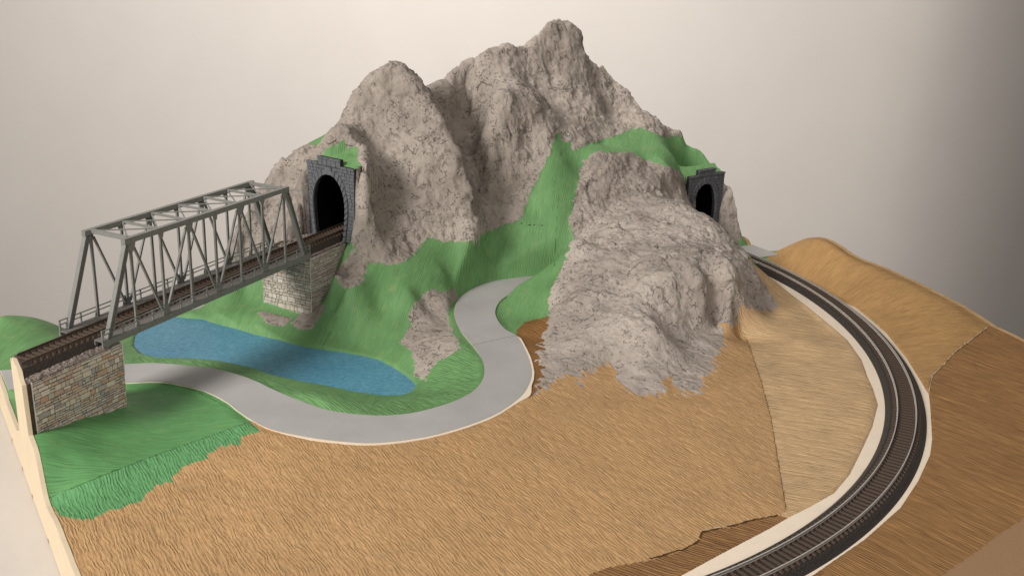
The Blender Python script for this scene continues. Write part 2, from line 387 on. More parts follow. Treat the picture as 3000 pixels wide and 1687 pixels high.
# left shoulder of the mountain and left peak
def dense(pts, step=14):
    out = []
    for (a, b), (c, d) in zip(pts[:-1], pts[1:]):
        n = max(1, int(round(math.hypot(c-a, d-b)/step)))
        out += [(a+(c-a)*i/n, b+(d-b)*i/n) for i in range(n)]
    return out+[pts[-1]]
for a in dense([(960,390),(905,420),(865,447),(830,475),(790,520),(750,575),(700,650),(672,710)]): VV(a[0], a[1], -1190)
for x, y, yy in [(1140,190,1330),(1115,200,1330),(1170,196,1328),(1085,224,1326),(1060,246,1322),(1038,272,1316),(1022,305,1308),(1005,345,1298),(985,371,1290),
    (1200,222,1322),(1235,265,1314),(1290,345,1296),(1330,420,1282),(1357,475,1272),(1380,560,1260),(1398,640,1252),
    (1150,260,1318),(1120,330,1300),(1200,330,1296),(1240,400,1282),(1060,340,1294),(1090,420,1272),(1150,430,1276),(1220,500,1262),(1300,520,1262),(1330,600,1250),
    (1100,520,1226),(1160,600,1234),(1240,600,1240),(1090,620,1190),(1070,440,1222),(1075,700,1170),(1150,690,1200),(1250,680,1224),(1330,680,1238),(1400,690,1256),
    (1045,725,1170),(1100,765,1160),(1190,755,1172),(985,800,1128),(1015,845,1108),(1060,830,1118),
    (1000,425,1226),(960,445,1222),(1045,430,1230),(1055,470,1216),(930,440,1240),(860,500,1228),(800,560,1218),(880,560,1216),(850,640,1207),(770,640,1204),(720,700,1200),(880,690,1208),(800,700,1195)]: Y(x, y, yy)
for a_, b_, z_ in [(240,46,-276),(234,46.5,-305),(227,47,-342),(220,47,-364),(238,54,-283),(230,56,-318)]: XY(*B(a_, b_, z_))
# main peak
for a in dense([(1235,266),(1262,252),(1300,231),(1350,200),(1400,166),(1440,140),(1470,131),(1500,136),(1532,140),(1560,118),(1590,92),(1612,72),(1640,60),(1670,66),(1690,90),(1700,108),(1704,135),(1718,168),(1760,206)]): VV(a[0], a[1], -1262)
for a in dense([(1235,272),(1350,206),(1440,146),(1532,146),(1612,78),(1640,66),(1670,72),(1700,114),(1760,212)], 25):
    P = atv(a[0], a[1], -1262); q = P[:2]-11*V[:2]; XY(q[0], q[1], P[2]-6)
for x, y, yy in [
    (1258,290,1385),(1280,300,1392),(1300,275,1408),(1300,340,1385),(1330,290,1416),(1330,380,1395),(1352,330,1428),(1375,340,1452),(1378,400,1432),(1385,270,1450),(1398,330,1442),(1412,340,1414),(1425,410,1362),(1440,300,1386),(1400,470,1394),(1408,550,1346),(1480,300,1374),(1520,266,1412),(1565,320,1396),(1500,390,1364),(1445,440,1350),(1415,640,1302),
    (1470,252,1438),(1590,292,1430),(1605,302,1470),(1540,236,1482),(1560,420,1380),(1460,520,1346),(1520,520,1352),(1470,610,1322),(1530,620,1318),
    (1640,160,1530),(1600,200,1515),(1660,250,1505),(1700,220,1528),(1740,260,1540),(1700,330,1478),(1780,330,1540),(1830,360,1535),(1640,350,1440),(1640,400,1406),(1700,400,1434),
    (1600,480,1360),(1650,480,1370),(1610,580,1332),(1660,600,1332),(1560,600,1328),(1630,690,1304),(1520,690,1302),(1440,720,1280),(1580,770,1274),(1460,790,1264),(1640,780,1272),
    (1760,420,1456),(1850,390,1505),(1900,420,1490),(1950,410,1530),(1980,470,1492),(1900,470,1448),(1850,460,1430),(1800,452,1415),(1740,460,1398),(1700,500,1385),(1780,520,1385),(1860,530,1398),(1930,520,1422),(1958,500,1435),(1962,560,1428),(1880,570,1378),(1800,590,1368),(1720,600,1345),(1740,650,1318)]: Y(x, y, yy)
for a in dense([(1775,219),(1800,240),(1830,266),(1870,322),(1920,357),(1985,402),(2040,450),(2100,500),(2125,520)], 20):
    Y(a[0], a[1], 1608-(a[0]-1760)*.17)
    P = aty(a[0], a[1]+4, 1608-(a[0]-1760)*.17); XY(P[0]-8, P[1]+14, P[2]-9)
# right of portal 2
for x, y, yy in [(2140,540,1535),(2160,560,1528),(2172,600,1520),(2176,650,1512),(2130,600,1516),(2120,660,1505)]: Y(x, y, yy)
Z(2185, 692, -426); Z(2150, 700, -427)
UVZ(1128, -1150, -400); UVZ(1128, -1195, -420); UVZ(1060, -1230, -330); UVZ(1128, -1272, -428); UVZ(1128, -1105, -350)
# back edge
for u, z in [(1010,-290)]: UVZ(u, -1272, z)
UVZ(520, -1272, -330); UVZ(440, -1272, -420); UVZ(600, -1272, -270)
# slope down to the lake, valley
for x, y, z in [(1250,850,-408),(1300,800,-398),(1330,850,-420),(1310,905,-427),(1250,900,-425),(1200,860,-405),(1200,960,-436),(1250,1000,-437),(1320,1000,-430),(1300,1050,-437),(1370,1030,-430),(1240,1105,-451),(1180,1030,-446),(1110,1000,-446),(1110,900,-420),(1130,830,-398),(1000,900,-424),(1000,970,-442),(950,1000,-450),(900,960,-446),(820,940,-443),(760,930,-440),(700,930,-446),(1060,1010,-450),
    (1350,1100,-438),(1300,1140,-442),(1260,1150,-446),(1330,1145,-434),(980,1172,-427),(905,1152,-427),(1000,1195,-429),(870,1148,-431),(800,1122,-437),(720,1090,-443),(650,1072,-447),(560,1060,-449),(460,1058,-450),
    (410,1020,-455),(400,985,-455),(430,950,-455),(507,926,-455),(600,936,-455),(700,965,-455),(815,995,-455),(885,1013,-455),(1013,1031,-455),(1106,1052,-455),(1176,1092,-455),(1213,1124,-455),
    (360,980,-453),(340,1030,-450),(560,915,-450),(640,915,-444),(480,915,-453)]: Z(x, y, z)
for P in [(-306,1155,-436),(-272,1140,-439),(-242,1124,-439),(-225,1157,-419),(-204,1206,-377),(-330,1170,-430),(-215,1140,-423)]: XY(*P)
# left end
for x, y in [(0,928),(60,930),(110,938),(170,962),(230,990)]: VV(x, y, -1190)
for x, y, z in [(0,1000,-441),(0,1060,-449),(60,1000,-442),(60,1060,-448),(140,1010,-448),(40,1180,-453),(60,1260,-452),(300,1010,-452)]: Z(x, y, z)
UVZ(90, -1199, -438); UVZ(200, -1199, -452); UVZ(270, -1199, -455); UVZ(340, -1199, -452); UVZ(390, -1199, -425)
# front left meadow and fields
for P in [(-356,848,-431),(-377,800,-421),(-396,757,-414),(-381,727,-418)]: XY(*P)
for x, y, z in [(141,1459,-446),(179,1535,-441),(217,1644,-440),(244,1687,-439),(250,1350,-428),(300,1280,-428),(420,1200,-437),(560,1200,-438),(450,1300,-436),(640,1260,-434),(350,1420,-440),(720,1240,-431),(780,1275,-431),(560,1380,-438),
    (1000,1320,-431),(1250,1300,-431),(1450,1240,-430),(1300,1500,-433),(1300,1680,-434),(800,1500,-437),(500,1600,-440),(320,1560,-440),(1900,1300,-430),(1900,1600,-432),(1600,1200,-430),(2100,1300,-429),(2200,1100,-428),(2250,1400,-431),(2350,1000,-428),(2400,1200,-427),(2450,1300,-430),(2300,920,-430),(2100,1640,-432),
    (2800,1200,-430),(2900,1400,-430),(2900,1100,-430),(2600,1650,-430),(2760,1050,-429),(3000,1200,-431)]: Z(x, y, z)
for u in (100, 350, 600, 850, 1120): UVZ(u, V1-5, -436)
UVZ(90, -560, -438); UVZ(1125, -420, -431); UVZ(900, -330, -431)
# right hump on the board edge
for x, y in dense([(2284,733),(2320,717),(2357,702),(2388,698),(2419,704),(2450,721),(2492,750),(2533,769),(2585,788),(2637,812),(2683,833),(2814,901),(2897,954),(3000,1004)], 22): UU(x, y, 1131)
for x, y in dense([(2300,740),(2357,718),(2388,712),(2419,718),(2492,764),(2585,804),(2683,850),(2814,918)], 30): UU(x, y, 1108)
Z(2290, 750, -426)
for i in range(0, len(TRK), 6):
    if TRK[i][1] > 850: q = TRK[i]+TN[i]*27; XY(q[0], q[1], -430.6)
# outcrop
for x, y, z in [(1612,936,-428),(1585,995,-429),(1590,1083,-429),(1572,1148,-430),(1676,1095,-428),(1781,1065,-428),(1805,1118,-428),(1875,1159,-429),(1963,1106,-428),(2051,1142,-429),(2092,1083,-429),(2122,995,-429),(2104,940,-426),(2151,954,-428),(2204,901,-427),(2280,901,-429),(2240,880,-424),(1660,1030,-421),(1760,1030,-419),(1880,1080,-422),(1950,1060,-422),(2040,1040,-427),(2040,972,-428),(2000,992,-428),(2080,962,-428),(1965,1010,-427),(2020,1080,-428)]: Z(x, y, z)
for x, y, yy in [(1625,900,1105),(1615,860,1150),(1640,800,1195),(1670,740,1215),(1690,700,1232),(1640,960,1060),(1680,870,1115),(1750,900,1085),(1700,980,1035),(1800,980,1028),(1880,1000,1012),(1750,800,1165),(1850,840,1130),(1880,920,1062),(1925,950,1040),(1955,905,1098),(2030,920,1112),(2140,880,1126),(1950,830,1116),(2050,820,1128),(2120,815,1140),(2160,840,1140),(1750,720,1232),(1850,720,1215),(1950,720,1205),(2050,700,1235),(2100,740,1215),(2150,770,1210),(1800,650,1305),(1880,600,1350),(1940,585,1372),(1990,592,1340),(2050,628,1305),(2100,660,1280),(2150,712,1262),(2188,760,1245),(2205,800,1228),(2225,830,1212),(1900,660,1282),(1980,650,1285),(2050,670,1258)]: Y(x, y, yy)
# hidden gorge with the road behind the outcrop
for P in [(60,1285,-424),(330,1424,-429),(330,1470,-429),(296,1470,-428),(350,1330,-430),(320,1400,-429)]: XY(*P)
C = np.array(C)
def rbf_fit(P, z, c=7.0, lam=.35):
    D = np.sqrt(((P[:, None]-P[None])**2).sum(-1)+c*c)
    n = len(P); A = np.zeros((n+3, n+3)); A[:n, :n] = -D+np.eye(n)*lam; A[:n, n] = 1; A[:n, n+1:] = P/1000; A[n, :n] = 1; A[n+1:, :n] = P.T/1000
    return np.linalg.solve(A, np.r_[z, 0, 0, 0])
wr = rbf_fit(C[:, :2], C[:, 2])
def rbf(P, c=7.0):
    out = np.zeros(len(P))
    for i, q in enumerate(C[:, :2]): out -= wr[i]*np.sqrt(((P-q)**2).sum(1)+c*c)
    n = len(C); return out+wr[n]+P@wr[n+1:]/1000

STEP = 1.6
us = np.arange(U0, U1+.01, (U1-U0)/round((U1-U0)/STEP)); vss = np.arange(V0, V1+.01, (V1-V0)/round((V1-V0)/STEP))
NU, NV = len(us), len(vss)
uu, vv = np.meshgrid(us, vss, indexing='ij')
GX = U[0]*uu+V[0]*vv; GY = U[1]*uu+V[1]*vv
PXY = np.stack([GX.ravel(), GY.ravel()], 1)
H = rbf(PXY)

def perlin(P, seed=0):
    P = np.asarray(P, float); i = np.floor(P).astype(np.int64); f = P-i; w = f*f*f*(f*(f*6-15)+10)
    out = np.zeros(len(P))
    def hsh(x, y, z):
        h = (x*374761393+y*668265263+z*2147483647+seed*144665) & 0xffffffff
        h = ((h ^ (h >> 13))*1274126177) & 0xffffffff
        return h ^ (h >> 16)
    gr = np.array([(1,1,0),(-1,1,0),(1,-1,0),(-1,-1,0),(1,0,1),(-1,0,1),(1,0,-1),(-1,0,-1),(0,1,1),(0,-1,1),(0,1,-1),(0,-1,-1)], float)
    for a in (0, 1):
        for b in (0, 1):
            for c in (0, 1):
                g = gr[hsh(i[:, 0]+a, i[:, 1]+b, i[:, 2]+c) % 12]
                d = g[:, 0]*(f[:, 0]-a)+g[:, 1]*(f[:, 1]-b)+g[:, 2]*(f[:, 2]-c)
                out += d*(w[:, 0] if a else 1-w[:, 0])*(w[:, 1] if b else 1-w[:, 1])*(w[:, 2] if c else 1-w[:, 2])
    return out
def fbm(P, oct=4, seed=0, gain=.5):
    o = 0; a = 1
    for k in range(oct): o = o+a*perlin(P*2**k, seed+k); a *= gain
    return o

def facets(P, seed, tilt=.3, off=.35):
    """angular cellular relief: every cell is a tilted plane with its own offset"""
    i = np.floor(P).astype(np.int64); best = np.full(len(P), 1e9); out = np.zeros(len(P))
    def rnd(x, y, z, k):
        h = (x*374761393+y*668265263+z*1440662683+(seed*31+k)*1274126177) & 0xffffffff
        h = ((h ^ (h >> 15))*2246822519) & 0xffffffff; h = ((h ^ (h >> 13))*3266489917) & 0xffffffff
        return (h ^ (h >> 16))/4294967295.
    for a in (-1, 0, 1):
        for b in (-1, 0, 1):
            for c in (-1, 0, 1):
                x, y, z = i[:, 0]+a, i[:, 1]+b, i[:, 2]+c
                d = P-np.stack([x+rnd(x, y, z, 1), y+rnd(x, y, z, 2), z+rnd(x, y, z, 3)], 1)
                r = (d*d).sum(1); m = r < best; best = np.where(m, r, best)
                n = np.stack([rnd(x, y, z, 4), rnd(x, y, z, 5), rnd(x, y, z, 6)], 1)*2-1
                out = np.where(m, (n*d).sum(1)*tilt+(rnd(x, y, z, 7)-.5)*off, out)
    return out
def inpoly(P, poly):
    x, y = P[:, 0], P[:, 1]; ins = np.zeros(len(P), bool); poly = np.asarray(poly, float)
    bb = (x >= poly[:, 0].min()) & (x <= poly[:, 0].max()) & (y >= poly[:, 1].min()) & (y <= poly[:, 1].max())
    k = np.where(bb)[0]; xx, yy = x[k], y[k]; r = np.zeros(len(k), bool)
    for (x1, y1), (x2, y2) in zip(poly, np.roll(poly, -1, 0)):
        if y1 == y2: continue
        c = ((y1 > yy) != (y2 > yy)) & (xx < (x2-x1)*(yy-y1)/(y2-y1)+x1); r ^= c
    ins[k] = r; return ins
def polydist(P, poly, near=30):
    """signed distance (negative inside), only exact within `near`"""
    poly = np.asarray(poly, float); d = np.full(len(P), 1e9)
    bb = (P[:, 0] > poly[:, 0].min()-near) & (P[:, 0] < poly[:, 0].max()+near) & (P[:, 1] > poly[:, 1].min()-near) & (P[:, 1] < poly[:, 1].max()+near)
    k = np.where(bb)[0]; Q = P[k]; dd = np.full(len(k), 1e18)
    for a, b in zip(poly, np.roll(poly, -1, 0)):
        ab = b-a; l2 = ab@ab
        if l2 < 1e-9: continue
        t = np.clip(((Q-a)@ab)/l2, 0, 1); dd = np.minimum(dd, ((Q-a-t[:, None]*ab)**2).sum(1))
    dd = np.sqrt(dd); dd[inpoly(Q, poly)] *= -1; d[k] = dd; return d
def sstep(x, a, b): t = np.clip((x-a)/(b-a), 0, 1); return t*t*(3-2*t)

# road bed, track plate, lake bed
rp = ROADPOLY[::2, :2]
CROSS = np.array([(300, 1443), (365, 1479), (395, 1433), (330, 1397)], float)
rd = np.minimum(polydist(PXY, rp, 16), polydist(PXY, CROSS, 16))
rz = np.where(PXY[:, 0] < -180, -446+(ROAD_Z+446)*np.clip((PXY[:, 0]+520)/330., 0, 1), ROAD_Z)
wgt = 1-sstep(rd, 1.0, 11.0); H = H*(1-wgt)+(rz-1.6)*wgt
pd = polydist(PXY, PLATE, 16)
wgt = 1-sstep(pd, -1.0, 9.0); H = H*(1-wgt)+(PLATE_Z-1.6+sstep(pd, -1.5, .8)*2.4)*wgt
ld = polydist(PXY, LAKE, 16)
wgt = 1-sstep(ld, -3.0, 5.0); H = np.where(ld < 5, H*(1-wgt)+np.minimum(H, LAKE_Z-4)*wgt, H)

uf0 = PXY@U[:2]; vf0 = PXY@V[:2]
wgt = sstep(uf0, 1124, 1131)*(1-sstep(vf0, -1045, -1020)); H = H*(1-wgt)+np.minimum(H, -429)*wgt
# portals: vertical step of the ground behind each portal face
def portal_frame(PL, PR):
    t = (PR-PL); w = np.linalg.norm(t); t = t/w; return (PL+PR)/2, t, np.array([-t[1], t[0]]), w
PF1 = portal_frame(P1L, P1R); PF2 = portal_frame(P2L, P2R)
PZ1, PZ2 = -366.0, -431.0
PTOP = 94.0
SDEP = []
for (c, t, n, w), z0, PT_ in ((PF1, PZ1, PTOP), (PF2, PZ2, 104.0)):
    q = PXY-c; lat = q@t; dep = q@n
    SDEP.append((lat, dep))
    front = (np.abs(lat) < w/2-1.2) & (dep < 0) & (dep > -62)
    cut = np.where(front, np.minimum(H, z0-1.0), H)
    H = cut
    roof = (np.abs(lat) < w/2-1) & (dep >= 0) & (dep < 46)
    want = z0+PT_-2+dep*.55
    wr_ = sstep(dep, 20, 46); H = np.where(roof, np.maximum(want*(1-wr_)+H*wr_, np.minimum(H, want+25)), H)
    side = (np.abs(lat) >= w/2-1) & (np.abs(lat) < w/2+8) & (dep > 0) & (dep < 30)

# ------------------------------------------------------------------ what covers the ground where
POLY = {}
POLY['mountain'] = [(1052,740),(1045,722),(1000,775),(982.6,798),(990,830),(1014,847),(1059,829),(1072,800),(1086,767),(1126,771),(1160,775),(1193,762),(1225,730),(1252,695),(1268,700),(1290,706),(1340,706),(1386,704),(1427,677),(1463,663),(1500,655),(1526,637),(1540,600),(1561,550),(1588.5,495),(1610,454),(1624,400),(1636,388),(1647.6,416),(1674,410),(1677,445),(1706,430),(1729,421.6),(1787,404),(1837,384),(1866,376),(1895,381),(1939,401),(1990,398),(2100,380),(1900,100),(1700,-60),(1000,-60),(985,366),(958,398),(925,428),(880,420),(700,500),(500,700),(640,800),(740,790),(925,705),(925,468),(954,440),(1015,402),(1009,437),(1044,429),(1050,455),(1052,480),(1040,505),(1030,600),(1035,715)]
POLY['mountain2'] = [(2000,508),(1969,491),(1910.6,476),(1852,453),(1805,447),(1760,443),(1734.6,450),(1699,485),(1693.5,537.7),(1682,584.6),(1668,643),(1676,690),(1690,720),(1900,720),(2050,700),(2150,705),(2188,698),(2200,640),(2195,520),(2116,502),(2112,530),(2030,540)]
POLY['outcrop'] = [(1612,925),(1606,950),(1585,985),(1598,1010),(1570,1050),(1596,1075),(1583,1110),(1562,1150),(1600,1140),(1640,1105),(1676,1100),(1690,1120),(1715,1098),(1781,1062),(1800,1080),(1805,1118),(1840,1150),(1875,1162),(1905,1150),(1930,1160),(1963,1110),(1975,1150),(2000,1155),(2051,1144),(2070,1100),(2092,1083),(2105,1040),(2126,995),(2110,940),(2140,960),(2155,954),(2163,890),(2204,903),(2240,915),(2280,905),(2262,870),(2240,830),(2215,790),(2195,755),(2150,700),(2040,610),(1985,570),(1900,560),(1790,600),(1690,690),(1672,716),(1640,798),(1615,850),(1606,890)]
POLY['patch_a'] = [(1252,847),(1290,855),(1332.6,843),(1346,870),(1310,901),(1319,955),(1335,985),(1350.5,1009),(1350,1022),(1301,1045),(1265,1076),(1245,1112),(1238,1117),(1216,1098.6),(1210,1060),(1207,1031),(1171,1004),(1185,975),(1207,955),(1195,920),(1215,890)]
POLY['patch_b'] = [(752,915),(785,912),(812,924),(852.5,932),(840,955),(781,948)]
POLY['patch_c'] = [(905,895),(930,890),(956,892),(942,919),(925,950),(900,966),(870,966),(853,950),(870.5,924),(900,918)]
POLY['tan_patch'] = [(1514,966),(1539,942),(1606,926),(1660,1000),(1660,1090),(1548,1168),(1530,1150),(1560,1090),(1545,1040),(1515,985)]
POLY['meadow'] = [(60,1240),(372,1195),(372,1118),(462,1117),(521,1125),(597.5,1144),(663,1177),(706,1210),(731,1236),(700,1262),(420,1365),(141,1478),(90,1420)]
POLY['verge'] = [(731,1234),(766,1264),(712,1277),(701,1305),(641,1307),(610,1335),(576,1351),(540,1365),(516,1391),(510,1413),(470,1420),(434,1443),(402,1476),(350,1490),(304,1508),(244,1524),(200,1515),(179,1508),(150,1480),(100,1490),(100,1455),(141,1458),(420,1345)]
POLY['tan_inner'] = [(2150,915),(2193,1008),(2229,1115),(2258,1223),(2275.6,1330),(2293.5,1437),(2304,1495),(2279,1510),(2330,1520),(2480,1440),(2620,1190),(2540,1030),(2300,830),(2195,770),(2180,790)]
POLY['tan_strip'] = [(2330,1480),(2304,1496),(2279,1510),(2238,1516),(2199,1525),(2134,1543),(2056,1558),(2045,1588),(2000,1611),(1900,1640),(1780,1660),(1640,1720),(1500,1900),(2300,1900),(2500,1500)]
POLY['tan_hill'] = [(2247,757),(2262,745),(2284,732),(2290,680),(2500,600),(2960,900),(2897,955),(2845,995),(2800,1028),(2752,1080),(2731,1099),(2725,1124),(2721,1156),(2680,1130),(2560,940)]
POLY['cardboard'] = [(3100,1450),(3000,1514),(2926,1563),(2861,1612),(2752,1687),(2500,1900),(4500,1900),(4500,1300)]
POLY['tan_right'] = [(2721,1150),(2725,1124),(2731,1099),(2752,1080),(2800,1028),(2845,995),(2897,955),(2960,900),(4500,1000),(4500,2300),(1800,2300),(2300,1720),(2600,1500),(2680,1300)]
ORDER = ['outcrop', 'patch_a', 'patch_b', 'patch_c', 'tan_patch', 'verge', 'meadow', 'tan_inner', 'tan_strip', 'tan_hill', 'cardboard', 'tan_right', 'mountain', 'mountain2']
ZG = H.copy()
PP = pj(np.stack([PXY[:, 0], PXY[:, 1], ZG], 1))
# ragged borders
P3 = np.stack([PXY[:, 0], PXY[:, 1], ZG], 1)
jit = np.stack([fbm(P3/9., 3, 5), fbm(P3/9.+31, 3, 9)], 1)*9
ga = PXY@V[:2]; gb = PXY@U[:2]
fr = 12*perlin(np.stack([ga/30, gb/3.2, gb*0], 1), 41)+6*perlin(np.stack([ga/18, gb/1.9, gb*0], 1), 43)
fr2 = 34*perlin(np.stack([ga/40, gb/6, gb*0], 1), 45)
behind = (np.stack([PXY[:, 0], PXY[:, 1], ZG], 1)@FW) < 60
cls = np.zeros(len(PXY), int)      # 0 = green
done = np.zeros(len(PXY), bool)
RAG = {'outcrop': 1.3, 'mountain': .8, 'mountain2': .8, 'patch_a': .9, 'patch_b': .8, 'patch_c': .8, 'verge': .9}
CID = {'green': 0}
for k, nme in enumerate(ORDER):
    CID[nme] = k+1
    jj_ = jit*RAG.get(nme, .12)
    if nme == 'verge': jj_ = (jj_+np.stack([fr*.35, fr], 1)*.5)*sstep(PP[:, 1]+.38*PP[:, 0]-1530, 0, 40)[:, None]
    if nme == 'outcrop': jj_ = jj_+np.stack([fr2*.5, fr2], 1)*(PP[:, 1:] > 1000)
    ins = inpoly(PP+jj_, POLY[nme]) & ~done & ~behind
    cls[ins] = k+1; done |= ins
# front of the board below the picture, seams of the sheets in board coordinates
uf, vf = uu.ravel(), vv.ravel()
py = PP[:, 1]
rest = (~done) & ((vf > -600+0*uf) | behind | (py > 1290) | inpoly(PP, [(740,1232),(891,1270),(1104,1290),(1350,1245),(1503,1172),(1545,1100),(1700,1000),(2200,760),(2400,1200),(2400,1700),(600,1700),(640,1300)]))
CID['tan_front'] = len(ORDER)+1
cls[rest] = CID['tan_front']; done |= rest
# green bank strip between road and lake, own grain
CID['bank'] = len(ORDER)+2
bk = (cls == 0) & (rd < 60) & inpoly(PP, [(365,1060),(410,1035),(470,1050),(610,1056),(700,1074),(815,1122),(905,1148),(1000,1160),(1060,1182),(1130,1182),(1190,1160),(1215,1120),(1290,1050),(1350,1020),(1385,1005),(1440,1100),(1400,1150),(1100,1230),(880,1190),(640,1090),(360,1075)])
cls[bk] = CID['bank']

# ------------------------------------------------------------------ relief
rockids = [CID[x] for x in ('mountain', 'mountain2', 'outcrop', 'patch_a', 'patch_b', 'patch_c')]
rm = np.isin(cls, rockids).astype(float).reshape(NU, NV)
def blur(a, r):
    for ax in (0, 1):
        c = np.cumsum(np.pad(a, [(r+1, r) if i == ax else (0, 0) for i in (0, 1)], mode='edge'), ax)
        a = (np.take(c, range(2*r+1, c.shape[ax]), ax)-np.take(c, range(0, c.shape[ax]-2*r-1), ax))/(2*r+1)
    return a
soft = np.clip(blur(blur(rm, 2), 2)*1.6-.35, 0, 1).ravel()
Hg = H.reshape(NU, NV); gx, gy = np.gradient(Hg, us[1]-us[0], vss[1]-vss[0])
nrm = np.stack([-(gx*U[0]+gy*V[0]), -(gx*U[1]+gy*V[1]), np.ones_like(gx)], -1).reshape(-1, 3)
nrm /= np.linalg.norm(nrm, axis=1)[:, None]
PT = np.stack([PXY[:, 0], PXY[:, 1], H], 1)
k = np.where(soft > .01)[0]; Q = PT[k]
wq = Q+np.stack([fbm(Q/30, 2, 3), fbm(Q/30+9, 2, 4), fbm(Q/30+17, 2, 6)], 1)*14
disp = 3.6*fbm(wq/55, 2, 1)+1.0*(.3-np.abs(fbm(wq/24, 2, 2)))*1.4+.5*fbm(wq*np.array([1, 1, .5])/8.5, 3, 8)
disp += .9*np.maximum(0, fbm(Q/4.5, 2, 12))+2.0*np.abs(fbm(wq/36, 2, 31))
wf = Q+np.stack([fbm(Q/12, 2, 51), fbm(Q/12+5, 2, 52), fbm(Q/12+9, 2, 53)], 1)*5
disp += 8.0*facets(wf/np.array([19, 19, 25.]), 3)+3.6*facets(wf/8.0, 5)
cr = np.abs(fbm(wq*np.array([1, 1, .6])/30, 3, 21)); disp -= 1.3*np.exp(-(cr/.045)**2)*sstep(fbm(Q/60, 2, 23), -.15, .25)

big = sstep(H[k], -420, -380)
disp *= (.25+.75*big)
PT[k] += nrm[k]*(disp*soft[k]+.8*soft[k])[:, None]
# crinkle of the paper sheets
def crinkle(sel, ang, wl, ratio, amp, seed):
    if not sel.any(): return
    q = PXY[sel]; a = q@np.array([math.cos(ang), math.sin(ang)]); b = q@np.array([-math.sin(ang), math.cos(ang)])
    w = 2.0*perlin(np.stack([a/38, b/38, a*0+seed], 1), seed)
    n = perlin(np.stack([a/(wl*ratio), (b+w)/wl, a*0+seed*3.7], 1), seed+1)+.5*perlin(np.stack([a/(wl*ratio*.55), (b+w)/(wl*.6), a*0+seed*5.1], 1), seed+2)
    z = amp*(1-2.2*np.abs(n))
    lim = np.clip(np.minimum(rd[sel], np.minimum(pd[sel], 1e3))/5, 0, 1); PT[sel, 2] += z*lim
for nme, ang, wl, ratio, amp in (('tan_front', aV, 5.5, 3, .45), ('verge', aV, 5.5, 3, .5), ('tan_inner', -.25, 6.5, 7, .55), ('tan_hill', .28, 6, 8, .5), ('tan_right', aV+.13, 5.5, 10, .5), ('meadow', .30, 6, 6, .45), ('bank', aV+.25, 5.5, 3.5, .6), ('green', 1.35, 6, 6, .22), ('tan_strip', aV+.5, 6, 5, .5)):
    crinkle(cls == CID[nme], ang, wl, ratio, amp, CID[nme]+3)
# sheet overlaps: small steps
PT[:, 2] += np.where(cls == CID['tan_front'], .5, 0)+np.where(cls == CID['verge'], .5, 0)+np.where(cls == CID['tan_hill'], .8, 0)

# ------------------------------------------------------------------ terrain meshes
ii, jj = np.meshgrid(np.arange(NU-1), np.arange(NV-1), indexing='ij')
a = (ii*NV+jj).ravel(); quads = np.stack([a, a+NV, a+NV+1, a+1], 1)
keep = np.ones(len(quads), bool)
for lat, dep in SDEP:
    d4 = dep[quads]; l4 = np.abs(lat[quads])
    keep &= ~((d4.min(1) < 0) & (d4.max(1) >= 0) & (l4.max(1) < 31) & (np.abs(d4).max(1) < 6))
# face class = the commonest corner, first corner on ties
qu = uf[quads].mean(1); qv = vf[quads].mean(1); keep &= (qv > VB0) | (qu > UN)
qc = cls[quads]; fc = np.where(qc[:, 1] == qc[:, 2], qc[:, 1], qc[:, 0])
def terrain(name, ids, m, label, category, extra=None):
    sel = keep & np.isin(fc, ids)
    if extra is not None: sel &= extra
    q = quads[sel]; used, inv = np.unique(q, return_inverse=True); inv = inv.reshape(q.shape)
    co = PT[used]*S; co[:, 2] = (PT[used, 2]-TABLE)*S
    me = bpy.data.meshes.new(name); me.vertices.add(len(used)); me.vertices.foreach_set('co', co.ravel().astype(np.float32))
    n = len(q); me.loops.add(4*n); me.loops.foreach_set('vertex_index', inv.ravel().astype(np.int32))
    me.polygons.add(n); me.polygons.foreach_set('loop_start', np.arange(0, 4*n, 4, dtype=np.int32))
    me.polygons.foreach_set('use_smooth', np.ones(n, bool)); me.update(); me.validate()
    me.materials.append(m)
    o = bpy.data.objects.new(name, me); COL.objects.link(o); o['kind'] = 'structure'; o['label'] = label; o['category'] = category
    return o
fcx = PP[quads].mean(1)
terrain('mountain', [CID['mountain'], CID['mountain2']], MT['rock'], 'tall grey plaster mountain with two peaks and both tunnels', 'mountain')
terrain('rock_outcrop', [CID['outcrop']], MT['outcrop'], 'grey plaster rock outcrop standing in front between road and curved track', 'rock')
terrain('rock_patch', [CID['patch_a']], MT['rock'], 'bare grey rock patch on the green slope beside the road bend', 'rock')
terrain('rock_patch', [CID['patch_b'], CID['patch_c']], MT['rock'], 'small grey rubble patches at the foot of the bridge pier', 'rock')
terrain('grass_slope', [CID['green']], MT['grass'], 'green painted hillside paper around the lake and up the mountain', 'grass')
terrain('lake_bank', [CID['bank']], MT['bank'], 'narrow green bank between the lake and the road', 'grass')
terrain('meadow', [CID['meadow']], MT['meadow'], 'dark green painted meadow in front of the stone abutment', 'grass')
terrain('verge', [CID['verge']], MT['verge'], 'bright green ragged paint strip along the edge of the tan field', 'grass')
terrain('field', [CID['tan_front']], MT['tan_front'], 'large crinkled tan paper field in the foreground', 'field')
terrain('field', [CID['tan_inner']], MT['tan_inner'], 'pale tan paper field between the seam and the curved track', 'field')
terrain('field', [CID['tan_strip']], MT['tan_strip'], 'orange brown paper strip below the torn seam at the front', 'field')
terrain('field', [CID['tan_hill']], MT['tan_hill'], 'tan paper hump outside the track at the far right', 'field')
terrain('field', [CID['tan_right']], MT['tan_right'], 'darker brown striped paper field outside the track at right', 'field')
terrain('field', [CID['cardboard']], MT['cardboard'], 'smooth plain brown cardboard at the lower right corner', 'field')
